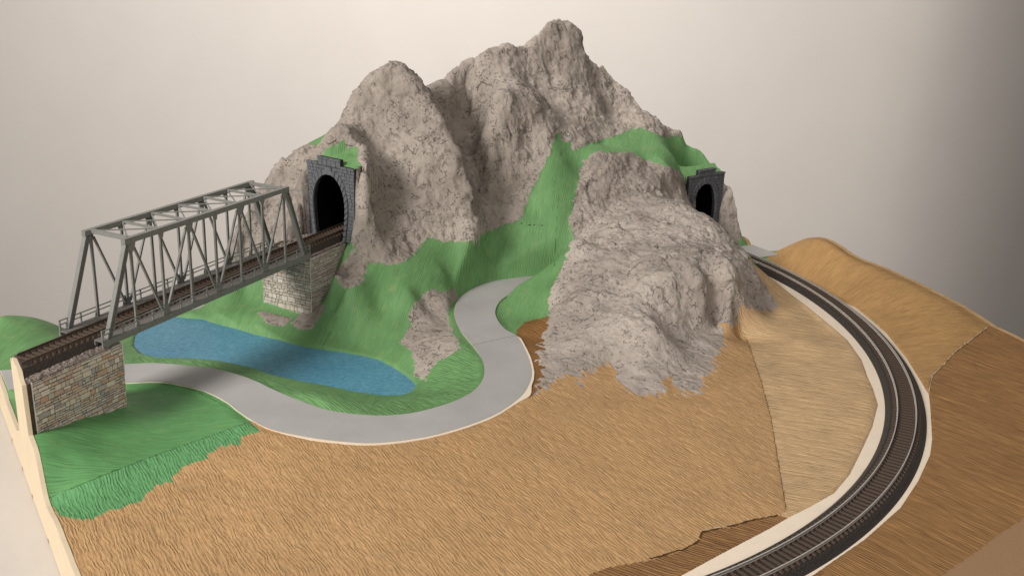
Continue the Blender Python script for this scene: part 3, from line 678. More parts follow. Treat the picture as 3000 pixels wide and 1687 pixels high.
terrain('field', [CID['tan_patch']], MT['tan_patch'], 'dark brown paper wedge between the road bend and the outcrop', 'field')

def Hat(x, y):
    p = np.array([x, y]); u_ = p@U[:2]; v_ = p@V[:2]
    i = int(np.clip(round((u_-U0)/(us[1]-us[0])), 0, NU-1)); j = int(np.clip(round((v_-V0)/(vss[1]-vss[0])), 0, NV-1))
    return PT[i*NV+j, 2]

def on_ground(px, py):
    d = ray((px, py)); ts = np.linspace(450, 1750, 1400)
    P = d[None]*(ts/FW.dot(d))[:, None]
    u_ = P[:, :2]@U[:2]; v_ = P[:, :2]@V[:2]
    i = np.clip(np.round((u_-U0)/(us[1]-us[0])).astype(int), 0, NU-1); j = np.clip(np.round((v_-V0)/(vss[1]-vss[0])).astype(int), 0, NV-1)
    below = P[:, 2] <= PT[i*NV+j, 2]
    k = int(np.argmax(below)); return P[k]
def seam(pts, m, width, parent, broken=0.0, name='seam', seed=1):
    P = resample(np.array([on_ground(a, b) for a, b in dense(pts, 8)])[:, :2], 2.0)
    t, n = normals(P); w = width*(.55+.9*np.abs(perlin(np.stack([np.arange(len(P))*.21, P[:, 0]*0, P[:, 0]*0], 1), seed)))
    on = perlin(np.stack([np.arange(len(P))*.33, P[:, 0]*0+4, P[:, 0]*0], 1), seed+5) > broken-.5
    v = []; f = []
    for p, nn, ww in zip(P, n, w):
        z = Hat(p[0], p[1])
        for s_ in (-1, 1): q = p+nn*s_*ww/2; v.append((q[0], q[1], max(z, Hat(q[0], q[1]))+.3))
    for k in range(len(P)-1):
        if on[k]: f.append((2*k, 2*k+1, 2*k+3, 2*k+2))
    return put(name, v, f, m, parent)
DARKG = plain('dark_green_gap', (.03, .075, .026), .95, .05, .2, 300)  # strips laid over the seams, coloured dark for the shaded gaps
DARKB = plain('dark_brown_gap', (.085, .045, .018), .95, .05, .3, 300)
GLUE = plain('dried_white_glue', (.62, .53, .42), .5, .4, .25, 500)
gs = bpy.data.objects['grass_slope']; md = bpy.data.objects['meadow']; fd = bpy.data.objects['field']; fdh = bpy.data.objects['field.003']
seam([(1023,847),(1000,901),(965,982),(945,1016)], DARKG, .55, gs, .25, seed=2)
seam([(1644,441),(1640,509),(1635,590),(1629,672),(1624,781)], DARKG, .5, gs, .3, seed=3)
seam([(1512,661),(1567,661),(1618,667)], DARKG, .5, gs, .3, seed=4)
seam([(141,1459),(280,1402),(420,1347),(580,1290),(731,1236)], DARKG, .5, md, .2, seed=5)
seam([(470,1125),(560,1140),(626,1172),(676,1199),(722,1234)], DARKG, .55, md, .25, seed=6)
seam([(2165,950),(2193,1008),(2229,1115),(2258,1223),(2275.6,1330),(2293.5,1437),(2302,1490)], DARKB, .55, fd, .1, seed=7)
seam([(2279,1511),(2238,1517),(2199,1526),(2134,1544),(2056,1560),(2045,1588),(2000,1611),(1900,1640)], DARKB, 2.0, fd, .2, seed=8)
seam([(2279,1509),(2199,1522),(2134,1540),(2060,1554)], GLUE, 1.2, fd, .55, seed=9)
seam([(2893,959),(2845,996),(2800,1029),(2752,1081),(2731,1100),(2725,1125),(2721,1150)], GLUE, 1.0, fdh, .35, seed=10)
seam([(2890,963),(2843,1000),(2797,1034),(2749,1086),(2728,1105),(2722,1130)], DARKB, .7, fdh, .25, seed=11)

# ------------------------------------------------------------------ baseboard
bb = empty('baseboard', None, 'cream wooden baseboard box with contoured side panels under the landscape', 'baseboard')
PTg = PT.reshape(NU, NV, 3)
def panel(name, line, outv, th=5.0, top=None, m=CREAM):
    """contoured panel: line = top points, outv = outward"""
    n = len(line); o_ = np.array(outv)
    v = []
    for p, tz in zip(line, top): v.append((p[0], p[1], TABLE+.5)); v.append((p[0], p[1], tz))
    for p, tz in zip(line, top): v.append((p[0]+o_[0]*th, p[1]+o_[1]*th, TABLE+.5)); v.append((p[0]+o_[0]*th, p[1]+o_[1]*th, tz))
    f = []
    for i in range(n-1):
        a, b = 2*i, 2*i+2; c, d = 2*n+2*i, 2*n+2*i+2
        f += [(a, b, b+1, a+1), (c, c+1, d+1, d), (a+1, b+1, d+1, c+1)]
    f += [(0, 1, 2*n+1, 2*n), (2*n-2, 4*n-2, 4*n-1, 2*n-1)]
    return put(name, v, f, m, bb)
jst = [j for j in range(0, NV, 2) if vss[j] >= VB0]
def edge_s(l): p = B(0, l, 0); return (U0+.5-p@U)/(UB@U)
VL = np.array(sorted([(B(edge_s(l), l, 0)@V, l) for l in np.linspace(-40, 40, 21)])).T[::-1]
lt = []
for j in jst:
    z = PTg[0, j, 2]+.6; v = vss[j]
    lv = np.interp(v, VL[1], VL[0])
    if -27.5 <= lv <= 29.5:
        z = -368.0; z = max(z, -361.4-max(0, abs(lv)-14)*1.6)
    lt.append(z)
panel('side_panel', [PTg[0, j] for j in jst], -U[:2], 3.5, lt)
jall = range(0, NV, 2)
panel('side_panel', [PTg[-1, j] for j in jall], U[:2], 8, [PTg[-1, j, 2]-.4 for j in jall], m=plain('raw_wood_edge', (.50, .33, .17), .8, .2, .15, 90))
ist = range(0, NU, 2)
iN = int(round((UN-U0)/(us[1]-us[0]))); jN = int(round((VB0-V0)/(vss[1]-vss[0])))
panel('end_panel', [PTg[i, 0] for i in range(iN, NU, 2)], -V[:2], 5, [PTg[i, 0, 2]-7 for i in range(iN, NU, 2)])
panel('end_panel', [PTg[i, jN] for i in range(0, iN+1, 2)], -V[:2], 5, [PTg[i, jN, 2]-3 for i in range(0, iN+1, 2)])
panel('end_panel', [PTg[iN, j] for j in range(0, jN+1, 2)], -U[:2], 5, [PTg[iN, j, 2]-7 for j in range(0, jN+1, 2)])
panel('end_panel', [PTg[i, -1] for i in ist], V[:2], 5, [PTg[i, -1, 2]+.4 for i in ist])
cs = [uv2xy(U0+1, VB0+1), uv2xy(UN+1, VB0+1), uv2xy(UN+1, V0+1), uv2xy(U1-1, V0+1), uv2xy(U1-1, V1-1), uv2xy(U0+1, V1-1)]
MB().prism([(c[0], c[1], TABLE+1) for c in cs], (0, 0, 6)).build('bottom_plate', CREAM, bb)
for v in (-1000, -935, -880, -800, -720):      # little wooden tabs along the foot of the left panel
    a = uv2xy(U0-3.6, v); b_ = uv2xy(U0-3.6, v+5)
    MB().beam((a[0], a[1], TABLE+3), (b_[0], b_[1], TABLE+3), .5, 2.4).build('tab', MT['tan_hill'], bb)

# ------------------------------------------------------------------ lake, road, track plate
lk = catmull(np.vstack([LAKE, LAKE[:1]]), 4)[:-1]
cl_ = lk.mean(0); lko = [tuple(cl_+(p-cl_)*1.03) for p in lk]
bm = bmesh.new(); vs_ = [bm.verts.new(W((p[0], p[1], LAKE_Z))) for p in lko]; bm.faces.new(vs_); bmesh.ops.triangulate(bm, faces=bm.faces)
me = bpy.data.meshes.new('lake'); bm.to_mesh(me); bm.free(); me.materials.append(WATER)
o = bpy.data.objects.new('lake', me); COL.objects.link(o); o['kind'] = 'structure'; o['label'] = 'curved blue rippled foil lake under the bridge'; o['category'] = 'lake'
for p in o.data.polygons:
    if p.normal.z < 0: p.flip()

def band(name, A, Bv, m, thick=0, **props):
    n = len(A); v = [tuple(p) for p in A]+[tuple(p) for p in Bv]; f = [(i, n+i, n+i+1, i+1) for i in range(n-1)]
    if thick:
        v += [(p[0], p[1], p[2]-thick) for p in A]+[(p[0], p[1], p[2]-thick) for p in Bv]
        f += [(i, i+1, 2*n+i+1, 2*n+i) for i in range(n-1)]+[(n+i, 3*n+i, 3*n+i+1, n+i+1) for i in range(n-1)]
        f += [(0, 2*n, 3*n, n), (n-1, 2*n-1, 4*n-1, 3*n-1)]
    return put(name, v, f, m, **props)
def sheet(name, A, Bv, m, thick=0, dz=0, **props):
    bm = bmesh.new(); P = [tuple(p) for p in A]+[tuple(p) for p in Bv[::-1]]
    fa = bm.faces.new([bm.verts.new(W((p[0], p[1], p[2]+dz))) for p in P])
    if thick:
        ex = bmesh.ops.extrude_face_region(bm, geom=[fa])
        bmesh.ops.translate(bm, verts=[g for g in ex['geom'] if isinstance(g, bmesh.types.BMVert)], vec=(0, 0, -thick*S))
    bmesh.ops.triangulate(bm, faces=bm.faces); bmesh.ops.recalc_face_normals(bm, faces=bm.faces)
    me = bpy.data.meshes.new(name); bm.to_mesh(me); bm.free(); me.materials.append(m)
    if not thick:
        for p in me.polygons:
            if p.normal.z < 0: p.flip()
    o = bpy.data.objects.new(name, me); COL.objects.link(o)
    for k_, v_ in props.items(): o[k_] = v_
    return o
def off(A, w):
    t = np.gradient(A[:, :2], axis=0); t /= np.linalg.norm(t, axis=1)[:, None]
    o = A.copy(); o[:, 0] += t[:, 1]*w; o[:, 1] -= t[:, 0]*w; return o
e2px = pj(E2); e1px = pj(E1)
j1 = int(np.argmin(np.hypot(*(e1px-np.array((1379, 1012))).T))); j2 = int(np.argmin(np.hypot(*(e2px-np.array((1512, 981))).T)))
a2 = np.linspace(0, 1, 260); c2_ = int(np.argmin(np.hypot(*(e2px-np.array((775, 1252))).T)))/259.; c3_ = j2/259.
wo = -.5+3.4*sstep(a2, c2_, c2_+.05)*(1-sstep(a2, c3_-.01, c3_+.005))+3.2*np.exp(-((a2-(c3_*.74+c2_*.26))/.02)**2)*0+.5*perlin(np.stack([a2*70, a2*0, a2*0], 1), 3)
jb = int(np.argmin(np.hypot(*(e2px-np.array((1535, 1150))).T)))/259.
wo = wo+4.5*np.exp(-((a2-jb)/.014)**2)
E2b = off(E2, wo); E1b = off(E1, .8)
def split(A, Bv, k): 
    if k == 0: return A[:j1], Bv[:j2]
    return A[j1:], Bv[j2:]
def tweak(A, d):
    A = A.copy(); t = (A[1]-A[0]) if d > 0 else (A[-2]-A[-1]); t = t/np.linalg.norm(t)*.35
    A[0 if d > 0 else -1] += t; return A
for k in (0, 1):
    A, Bv = split(E1, E2, k); lab = ('grey painted road winding along the lake to the dark joint', 'grey painted road from the dark joint up behind the rock outcrop')[k]
    if k: A, Bv = E1[j1:].copy(), E2[j2:].copy(); A[0] += (A[1]-A[0])*.12; Bv[0] += (Bv[1]-Bv[0])*.12
    else: A, Bv = E1[:j1+1].copy(), E2[:j2+1].copy(); A[-1] -= (A[-1]-A[-2])*.05; Bv[-1] -= (Bv[-1]-Bv[-2])*.05
    sheet('road', A, Bv, ROADM, 0, 0, kind='structure', label=lab, category='road')
    A, Bv = (E1b[:j1], E2b[:j2]) if k == 0 else (E1b[j1:], E2b[j2:])
    A = A.copy(); Bv = Bv.copy()
    if k == 0: A = np.vstack([A, E1b[j1]-(E1b[j1]-E1b[j1-1])*.1]); Bv = np.vstack([Bv, E2b[j2]-(E2b[j2]-E2b[j2-1])*.1])
    else: A[0] += (A[1]-A[0])*.15; Bv[0] += (Bv[1]-Bv[0])*.15
    sheet('road_board', A, Bv, CREAM2, 2.0, -.35, kind='structure', label=('cream board edge showing along the front of the road', 'cream board under the upper part of the road')[k], category='board')
def c3(P, z): return np.array([(p[0], p[1], z) for p in P])
sheet('road', c3([CROSS[0], CROSS[1]], ROAD_Z), c3([CROSS[3], CROSS[2]], ROAD_Z), ROADM, 1.2, kind='structure', label='short grey road piece crossing to the back edge beside the far end of the track', category='road')
bm = bmesh.new()
vs_ = [bm.verts.new(W((p[0], p[1], PLATE_Z))) for p in PLATE]; fa = bm.faces.new(vs_)
ex = bmesh.ops.extrude_face_region(bm, geom=[fa]); vv_ = [g for g in ex['geom'] if isinstance(g, bmesh.types.BMVert)]
bmesh.ops.translate(bm, verts=vv_, vec=(0, 0, -.002)); bmesh.ops.recalc_face_normals(bm, faces=bm.faces); bmesh.ops.triangulate(bm, faces=bm.faces)
me = bpy.data.meshes.new('track_board'); bm.to_mesh(me); bm.free(); me.materials.append(CREAM2)
o = bpy.data.objects.new('track_board', me); COL.objects.link(o); o['kind'] = 'structure'; o['label'] = 'cream board strip showing on both sides of the curved track'; o['category'] = 'board'

# ------------------------------------------------------------------ railway track
def sweep_profile(name, P2, zc, prof, m, parent, closed=True):
    P2 = np.asarray(P2); t, n = normals(P2); v = []; f = []; k = len(prof)
    for i, (p, nn) in enumerate(zip(P2, n)):
        for (l, h) in prof:
            q = p+nn*l+(t[i]*SLANT*l if i == 0 else 0); v.append((q[0], q[1], zc+h))
    for i in range(len(P2)-1):
        for j in range(k if closed else k-1):
            a = i*k+j; b = i*k+(j+1) % k; f.append((a, b, b+k, a+k))
    if closed: f += [tuple(range(k))[::-1], tuple(range((len(P2)-1)*k, len(P2)*k))]
    return put(name, v, f, m, parent)
def rail_prof(c): return [(c-.5, -2.7), (c+.5, -2.7), (c+.5, -2.4), (c+.25, -2.2), (c+.25, -.8), (c+.42, -.55), (c+.42, 0), (c-.42, 0), (c-.42, -.55), (c-.25, -.8), (c-.25, -2.2), (c-.5, -2.4)]
def make_track(P2, railz, label, rm_, sm_, bm_, spacing, hw=19.5, basez=None, bedtop=15.0, bed=True):
    e = empty('railway_track', None, label, 'track')
    base = basez-railz
    if bed: sweep_profile('ballast_bed', P2, railz, [(-hw, base), (hw, base), (bedtop, -3.7), (-bedtop, -3.7)], bm_, e)
    rails = [sweep_profile('rail', P2, railz, rail_prof(c), rm_, e) for c in (-G/2, G/2)]
    pts = resample(P2, spacing); t, n = normals(pts)
    box = MB(); box.hexa([(-13.3, -1.3, -1.6), (13.3, -1.3, -1.6), (13.3, 1.3, -1.6), (-13.3, 1.3, -1.6)], [(-13.0, -1.0, 0), (13.0, -1.0, 0), (13.0, 1.0, 0), (-13.0, 1.0, 0)])
    me = bpy.data.meshes.new('sleeper'); me.from_pydata([(v[0]*S, v[1]*S, v[2]*S) for v in box.v], [], box.f); me.materials.append(sm_)
    clips = [MB(), MB()]
    for i, (p, nn, tt_) in enumerate(zip(pts, n, t)):
        if i < 1 or i > len(pts)-2: continue
        s_ = bpy.data.objects.new('sleeper', me); COL.objects.link(s_); s_.parent = e
        s_.location = W((p[0], p[1], railz-2.55)); s_.rotation_euler = (0, 0, math.atan2(nn[1], nn[0]))
        for ci, c in enumerate((-G/2, G/2)):
            for d in (-1.9, 1.9):
                q = p+nn*(c+d); N3 = np.array([nn[0], nn[1], 0]); T3 = np.array([tt_[0], tt_[1], 0]); q3 = np.array([q[0], q[1], railz-2.5])
                clips[ci].hexa([q3+N3*x*.7+T3*y*.75 for x, y in ((-1, -1), (1, -1), (1, 1), (-1, 1))], [q3+N3*x*.45+T3*y*.6+np.array([0, 0, .75]) for x, y in ((-1, -1), (1, -1), (1, 1), (-1, 1))])
    for ci in (0, 1): clips[ci].build('rail_clips', sm_, rails[ci], kind='stuff')
    return e
SLANT = 0.0
make_track(TRK, RZ, 'dark railway track on black ballast curving round the right side', RAIL, SLEEP, BAL, 6.4, basez=PLATE_Z+.05)
def on_left_edge(l, du=.5):     # s where the track-parallel line meets the left board edge
    p = B(0, l, 0); return (U0+du-p@U)/(UB@U)
SLANT = on_left_edge(1)-on_left_edge(0)
BT = np.array([B(s, 0, 0)[:2] for s in [on_left_edge(0)]+list(np.arange(-210, 330, 6.0))])
# the rails start flush with the slanting left edge of the board
make_track(BT, RAILZ, 'brown weathered straight railway track crossing the bridge into the tunnel', RAILB, SLEEPB, BALB, 6.4, hw=18.5, basez=-367.5, bedtop=14.2)

# ------------------------------------------------------------------ stone walls
def stone_mesh(pts2, O, A, Bz, nv, proud, bev=.28):
    """pts2: polygon in wall coords (along, up); bevelled slab standing proud"""
    c = np.mean(pts2, 0); n = len(pts2); v = []
    for (x, y) in pts2: v.append(O+A*x+Bz*y+nv*0.02)
    for (x, y) in pts2:
        q = np.array((x, y)); d = c-q; q = q+d/np.linalg.norm(d)*bev; v.append(O+A*q[0]+Bz*q[1]+nv*proud)
    f = [tuple(range(n, 2*n))]+[(i, (i+1) % n, n+(i+1) % n, n+i) for i in range(n)]
    return v, f
def rubble(width, height, ave_w, ave_h, seed, limit=None):
    r = random.Random(seed); out = []; y = 0
    rows = []
    while y < height:
        h = r.choice((.6, .8, 1, 1.2, 1.5, 1.8))*ave_h; rows.append((y, min(h, height-y+.01))); y += h
    for y, h in rows:
        if h < .8: continue
        x = -r.random()*ave_w*.5
        while x < width:
            w = ave_w*r.choice((.45, .7, .9, 1, 1.2, 1.5, 1.8)); a, b = max(0, x), min(width, x+w)
            x += w
            if b-a < .9: continue
            g = .15
            def quad(x0, x1, y0, y1):
                j = lambda s=.5: r.uniform(-s, s)
                pts = [(x0+g+abs(j(.25)), y0+g+abs(j(.25))), ((x0+x1)/2+j(.5), y0+g+max(0, j())), (x1-g-abs(j(.25)), y0+g+abs(j(.25))), (x1-g, (y0+y1)/2+j(.3)), (x1-g-abs(j(.3)), y1-g-abs(j(.3))), ((x0+x1)/2+j(.5), y1-g-max(0, j())), (x0+g+abs(j(.3)), y1-g-abs(j(.3))), (x0+g, (y0+y1)/2+j(.3))]
                out.append(pts)
            if h > ave_h*1.15 and r.random() < .45 and b-a > 2:
                c = y+h*r.uniform(.4, .6); quad(a, b, y, c); quad(a, b, c, y+h)
            elif b-a > 1.2: quad(a, b, y, y+h)
    return out
def wall_face(parent, O, A, width, height, nv, m, aw, ah, seed, keepf=None):
    Bz = np.array([0, 0, 1.]); k = 0
    for pts in rubble(width, height, aw, ah, seed):
        cx, cy = np.mean(pts, 0)
        if keepf is not None and not keepf(cx, cy): continue
        pr = random.uniform(.18, .42)
        v, f = stone_mesh(pts, O, A, Bz, nv, pr); put('stone', v, f, m, parent); k += 1
    return k
# left abutment under the bridge end
ab = empty('bridge_abutment', None, 'rubble stone abutment block carrying the near end of the bridge at the left edge', 'abutment')
s0, s1, ln, lf, zt = -238.5, -138.8, 29.0, -27.0, -367.6
def on_left_edge(l, du=.5):     # s where the track-parallel line meets the left board edge
    p = B(0, l, 0); return (U0+du-p@U)/(UB@U)
sa, sb_ = on_left_edge(ln), on_left_edge(lf)
core = [B(sa, ln-.3, -452), B(s1-.3, ln-.3, -452), B(s1-.3, lf, -452), B(sb_, lf, -452)]
MB().prism(core, (0, 0, zt+452-.2)).build('core', MORT, ab)
O = B(s0, ln, -441); wall_face(ab, O, UB, s1-s0, zt+441, -VB, STONE, 6.6, 3.6, 4, lambda x, y: y > 3 or x > 60)
O2 = B(s1, ln, -441); wall_face(ab, O2, VB, 56, zt+441, UB, STONE, 6.5, 3.6, 9)
MB().beam(B(s0-.3, ln+.15, -441), B(s0-.3, ln+.15, zt+.4), .5, .9, UB).build('card_edge', WHITE, ab)
MB().beam(B(s1-12, ln+.25, zt+.15), B(s1+.2, ln+.25, zt+.15), .4, .5).build('card_edge', WHITE, ab)
MB().beam(B(s1+.2, ln+.2, zt), B(s1+.2, ln+.2, -400), .4, .6, UB).build('card_edge', WHITE, ab)
def grit(name, parent, sA, sBf, lA, lB, z0, hgt, seed, step=1.1):
    """rough strip of grit beside the track"""
    ls = np.arange(lA, lB+.01, step); v = []; f = []; ns = int(abs(s1-s0)/step)
    S0, S1 = sA, sBf; ss = np.linspace(0, 1, int((S1(0)-S0(0))/step)+1)
    for a in ss:
        for l in ls:
            s_ = S0(l)+(S1(l)-S0(l))*a; p = B(s_, l, 0); e = min(1, min(l-lA, lB-l)/3+.15)
            h = hgt*(.55+.6*perlin(np.array([[p[0]/9, p[1]/9, seed]]), seed)[0]+.75*perlin(np.array([[p[0]/2.6, p[1]/2.6, seed]]), seed+1)[0])
            v.append((p[0], p[1], z0+max(0, h)*e+(.1 if 0 < a < 1 else 0)))
    n = len(ls)
    for i in range(len(ss)-1):
        for j in range(n-1): f.append((i*n+j, (i+1)*n+j, (i+1)*n+j+1, i*n+j+1))
    return put(name, v, f, GRIT, parent, smooth=False)
grit('grit_strip', ab, on_left_edge, lambda l: s1-.5, 16.5, 28.6, zt, 2.4, 3)
grit('grit_strip', ab, on_left_edge, lambda l: s1-.5, -27.0, -17.0, zt, 3.6, 5)

# pier at the tunnel end
pr = empty('bridge_pier', None, 'pale rubble stone pier carrying the far end of the bridge below the tunnel', 'pier')
ps0, ps1, pn, pfar, pzt = 161.0, 249.0, 23.8, -47.0, -367.3
MB().prism([B(ps0+.3, pn-.3, -460), B(ps1-8, pn-.3, -460), B(ps1-8, pfar, -460), B(ps0+.3, pfar, -460)], (0, 0, pzt+460-.2)).build('core', MORT, pr)
wall_face(pr, B(ps0, pn, -446), VB, pn-pfar, pzt+446, -UB, STONEP, 6.2, 3.6, 21)
wall_face(pr, B(ps0, pn, -440), UB, ps1-8-ps0, pzt+440, -VB, STONEP, 6.4, 3.6, 22, lambda x, y: y > x*.72-10)
MB().beam(B(ps0, pn+.1, pzt), B(ps0, pn+.1, -436), .35, .35, UB).build('card_edge', WHITE, pr)
grit('grit_strip', pr, lambda l: ps0+.3, lambda l: ps1-9, 16.5, 23.6, pzt, 1.8, 13)
grit('grit_strip', pr, lambda l: ps0+.3, lambda l: ps1-9, -36, -16.5, pzt, 3.6, 15)

# ------------------------------------------------------------------ truss bridge
br = empty('truss_bridge', None, 'grey plastic truss railway bridge spanning the lake to the tunnel', 'bridge')
LB, LT, HW, ZTOP = 158.5, 122.0, 26.95, -272.6
nodes = [-LT+8+i*(2*LT-16)/6 for i in range(7)]
zb, zt2 = DECKZ, ZTOP-4.0
for sgn in (1, -1):
    l = HW*sgn
    # U-shaped walkway deck: top plate, outer girder, inner flange
    for nm, l0, l1, za, zb_, m in (('deck', HW-10.5, HW-.4, DECKZ-1.2, DECKZ, DECKM), ('girder', HW-1.6, HW, DECKZ-6.2, DECKZ-.2, BRG), ('flange', HW-10.5, HW-9.4, DECKZ-5.4, DECKZ-1.3, BRG)):
        a, b = (l0, l1) if sgn > 0 else (-l1, -l0)
        po = MB().hexa([B(-LB, a, za), B(LB, a, za), B(LB, b, za), B(-LB, b, za)], [B(-LB, a, zb_), B(LB, a, zb_), B(LB, b, zb_), B(-LB, b, zb_)]).build(nm, m, br)
        if nm == 'girder': gird = po
    lc = (HW-2.8)*sgn
    ct = MB().hexa([B(-LT, lc-2.3, ZTOP-5.2), B(LT, lc-2.3, ZTOP-5.2), B(LT, lc+2.3, ZTOP-5.2), B(-LT, lc+2.3, ZTOP-5.2)], [B(-LT, lc-2.3, ZTOP), B(LT, lc-2.3, ZTOP), B(LT, lc+2.3, ZTOP), B(-LT, lc+2.3, ZTOP)])
    top = ct.build('top_chord', BRG, br)
    for e_ in (-1, 1):
        # end post: I-section, two flanges and a web
        a, b = B(e_*(LB-9), lc, zb-.4), B(e_*(LT-3.5), lc, ZTOP-5.4)
        w = MB().beam(a, b, 4.4, .8, UB*e_); off = np.cross((b-a)/np.linalg.norm(b-a), VB); off /= np.linalg.norm(off)
        w = MB().beam(a+off*2.2, b+off*2.2, 4.6, .8, UB*e_).beam(a-off*2.2, b-off*2.2, 4.6, .8, UB*e_).beam(a, b, .9, 4.0, UB*e_)
        w.build('end_post', BRG, br)
    for i, s in enumerate(nodes):
        v = MB().beam(B(s, lc, zb-.3), B(s, lc, ZTOP-5.3), 2.4, .7, VB).beam(B(s-1.0, lc, zb-.3), B(s-1.0, lc, ZTOP-5.3), 2.0, .5, UB).beam(B(s+1.0, lc, zb-.3), B(s+1.0, lc, ZTOP-5.3), 2.0, .5, UB)
        v.build('vertical', BRG, br)
        big = i % 2 == 0
        g1 = 5.2 if big else 3.2; g2 = 5.5 if not big else 2.6
        d = VB*(-.45*sgn)
        q = [B(s-g1, lc+1.35*sgn, ZTOP-5.2), B(s+g1, lc+1.35*sgn, ZTOP-5.2), B(s+g1*.75, lc+1.35*sgn, ZTOP-5.2-g1*.9), B(s+1.3, lc+1.35*sgn, ZTOP-5.2-g1*1.7), B(s-1.3, lc+1.35*sgn, ZTOP-5.2-g1*1.7), B(s-g1*.75, lc+1.35*sgn, ZTOP-5.2-g1*.9)]
        MB().prism(q, d).build('gusset', BRG, top)
        q = [B(s-g2, lc+1.35*sgn, zb+.05), B(s+g2, lc+1.35*sgn, zb+.05), B(s+g2*.8, lc+1.35*sgn, zb+g2*1.0), B(s+1.3, lc+1.35*sgn, zb+g2*1.7), B(s-1.3, lc+1.35*sgn, zb+g2*1.7), B(s-g2*.8, lc+1.35*sgn, zb+g2*1.0)]
        MB().prism(q, d).build('gusset', BRG, gird)
        if big:  # outward stiffener
            MB().prism([B(s-.4, lc+1.3*sgn, zb+7.5), B(s-.4, lc+1.3*sgn, zb+.05), B(s-.4, (HW-.4)*sgn, zb+.05)], UB*.8).build('stiffener', BRG, gird)
        for z_, rr_ in ((ZTOP-2.5, 1.0), (DECKZ-3.2, .9)):   # rivet heads
            ll = (HW-.5)*sgn if z_ > -300 else HW*sgn
            ring = [B(s+rr_*math.cos(t), ll, z_+rr_*math.sin(t)) for t in np.linspace(0, 2*math.pi, 9)[:-1]]
            MB().prism(ring, -VB*.45*sgn).build('bolt_head', BRG, top if z_ > -300 else gird)
    for i in range(6):
        a, b = (i, i+1) if i % 2 == 0 else (i+1, i)      # from top node a down to bottom node b
        p, q = B(nodes[a]+(3 if b > a else -3), lc, ZTOP-8), B(nodes[b]+(-3.2 if b > a else 3.2), lc, zb+3)
        dd = MB()
        for k_ in (-.75, .75): dd.beam(p+np.array([0, 0, k_*.0])+UB*k_, q+UB*k_, 2.2, .55, UB)
        dd.build('diagonal', BRG, br)
    # railing
    lr = (HW-1.0)*sgn
    ps = [-LB+.8]+[x for i in range(6) for x in ((nodes[i]+nodes[i+1])/2,)]+[nodes[0]-19, nodes[6]+19, LB-.8]
    rl = MB()
    for hz in (5.4, 9.4): rl.beam(B(-LB+.5, lr, DECKZ+hz), B(LB-.5, lr, DECKZ+hz), .95, .95)
    rlo = rl.build('railing', BRG, br)
    for s in ps: MB().beam(B(s, lr, DECKZ-.1), B(s, lr, DECKZ+10.2), 1.5, 1.1, UB).build('railing_post', BRG, rlo)
lc = HW-2.8
for i, s in enumerate(nodes):
    endn = i in (0, 6)
    MB().beam(B(s, -lc+2.1, ZTOP-1.6), B(s, lc-2.1, ZTOP-1.6), 2.6 if not endn else 3.0, 2.0 if not endn else 4.0).build('cross_strut', BRG, br)
for i in range(6):
    for a, b in ((nodes[i], nodes[i+1]), (nodes[i+1], nodes[i])):
        zz = ZTOP-1.3 if a < b else ZTOP-2.0
        MB().beam(B(a, -lc+2.2, zz), B(b, lc-2.2, zz), 1.3, 1.0).build('top_brace', BRG, br)
for i in range(9):                                          # floor beams carrying the track bed
    s = -LB+12+i*(2*LB-24)/8
    MB().beam(B(s, -HW+9.2, DECKZ-9.5), B(s, HW-9.2, DECKZ-9.5), 2.5, 2.6).build('floor_beam', BRG, br)

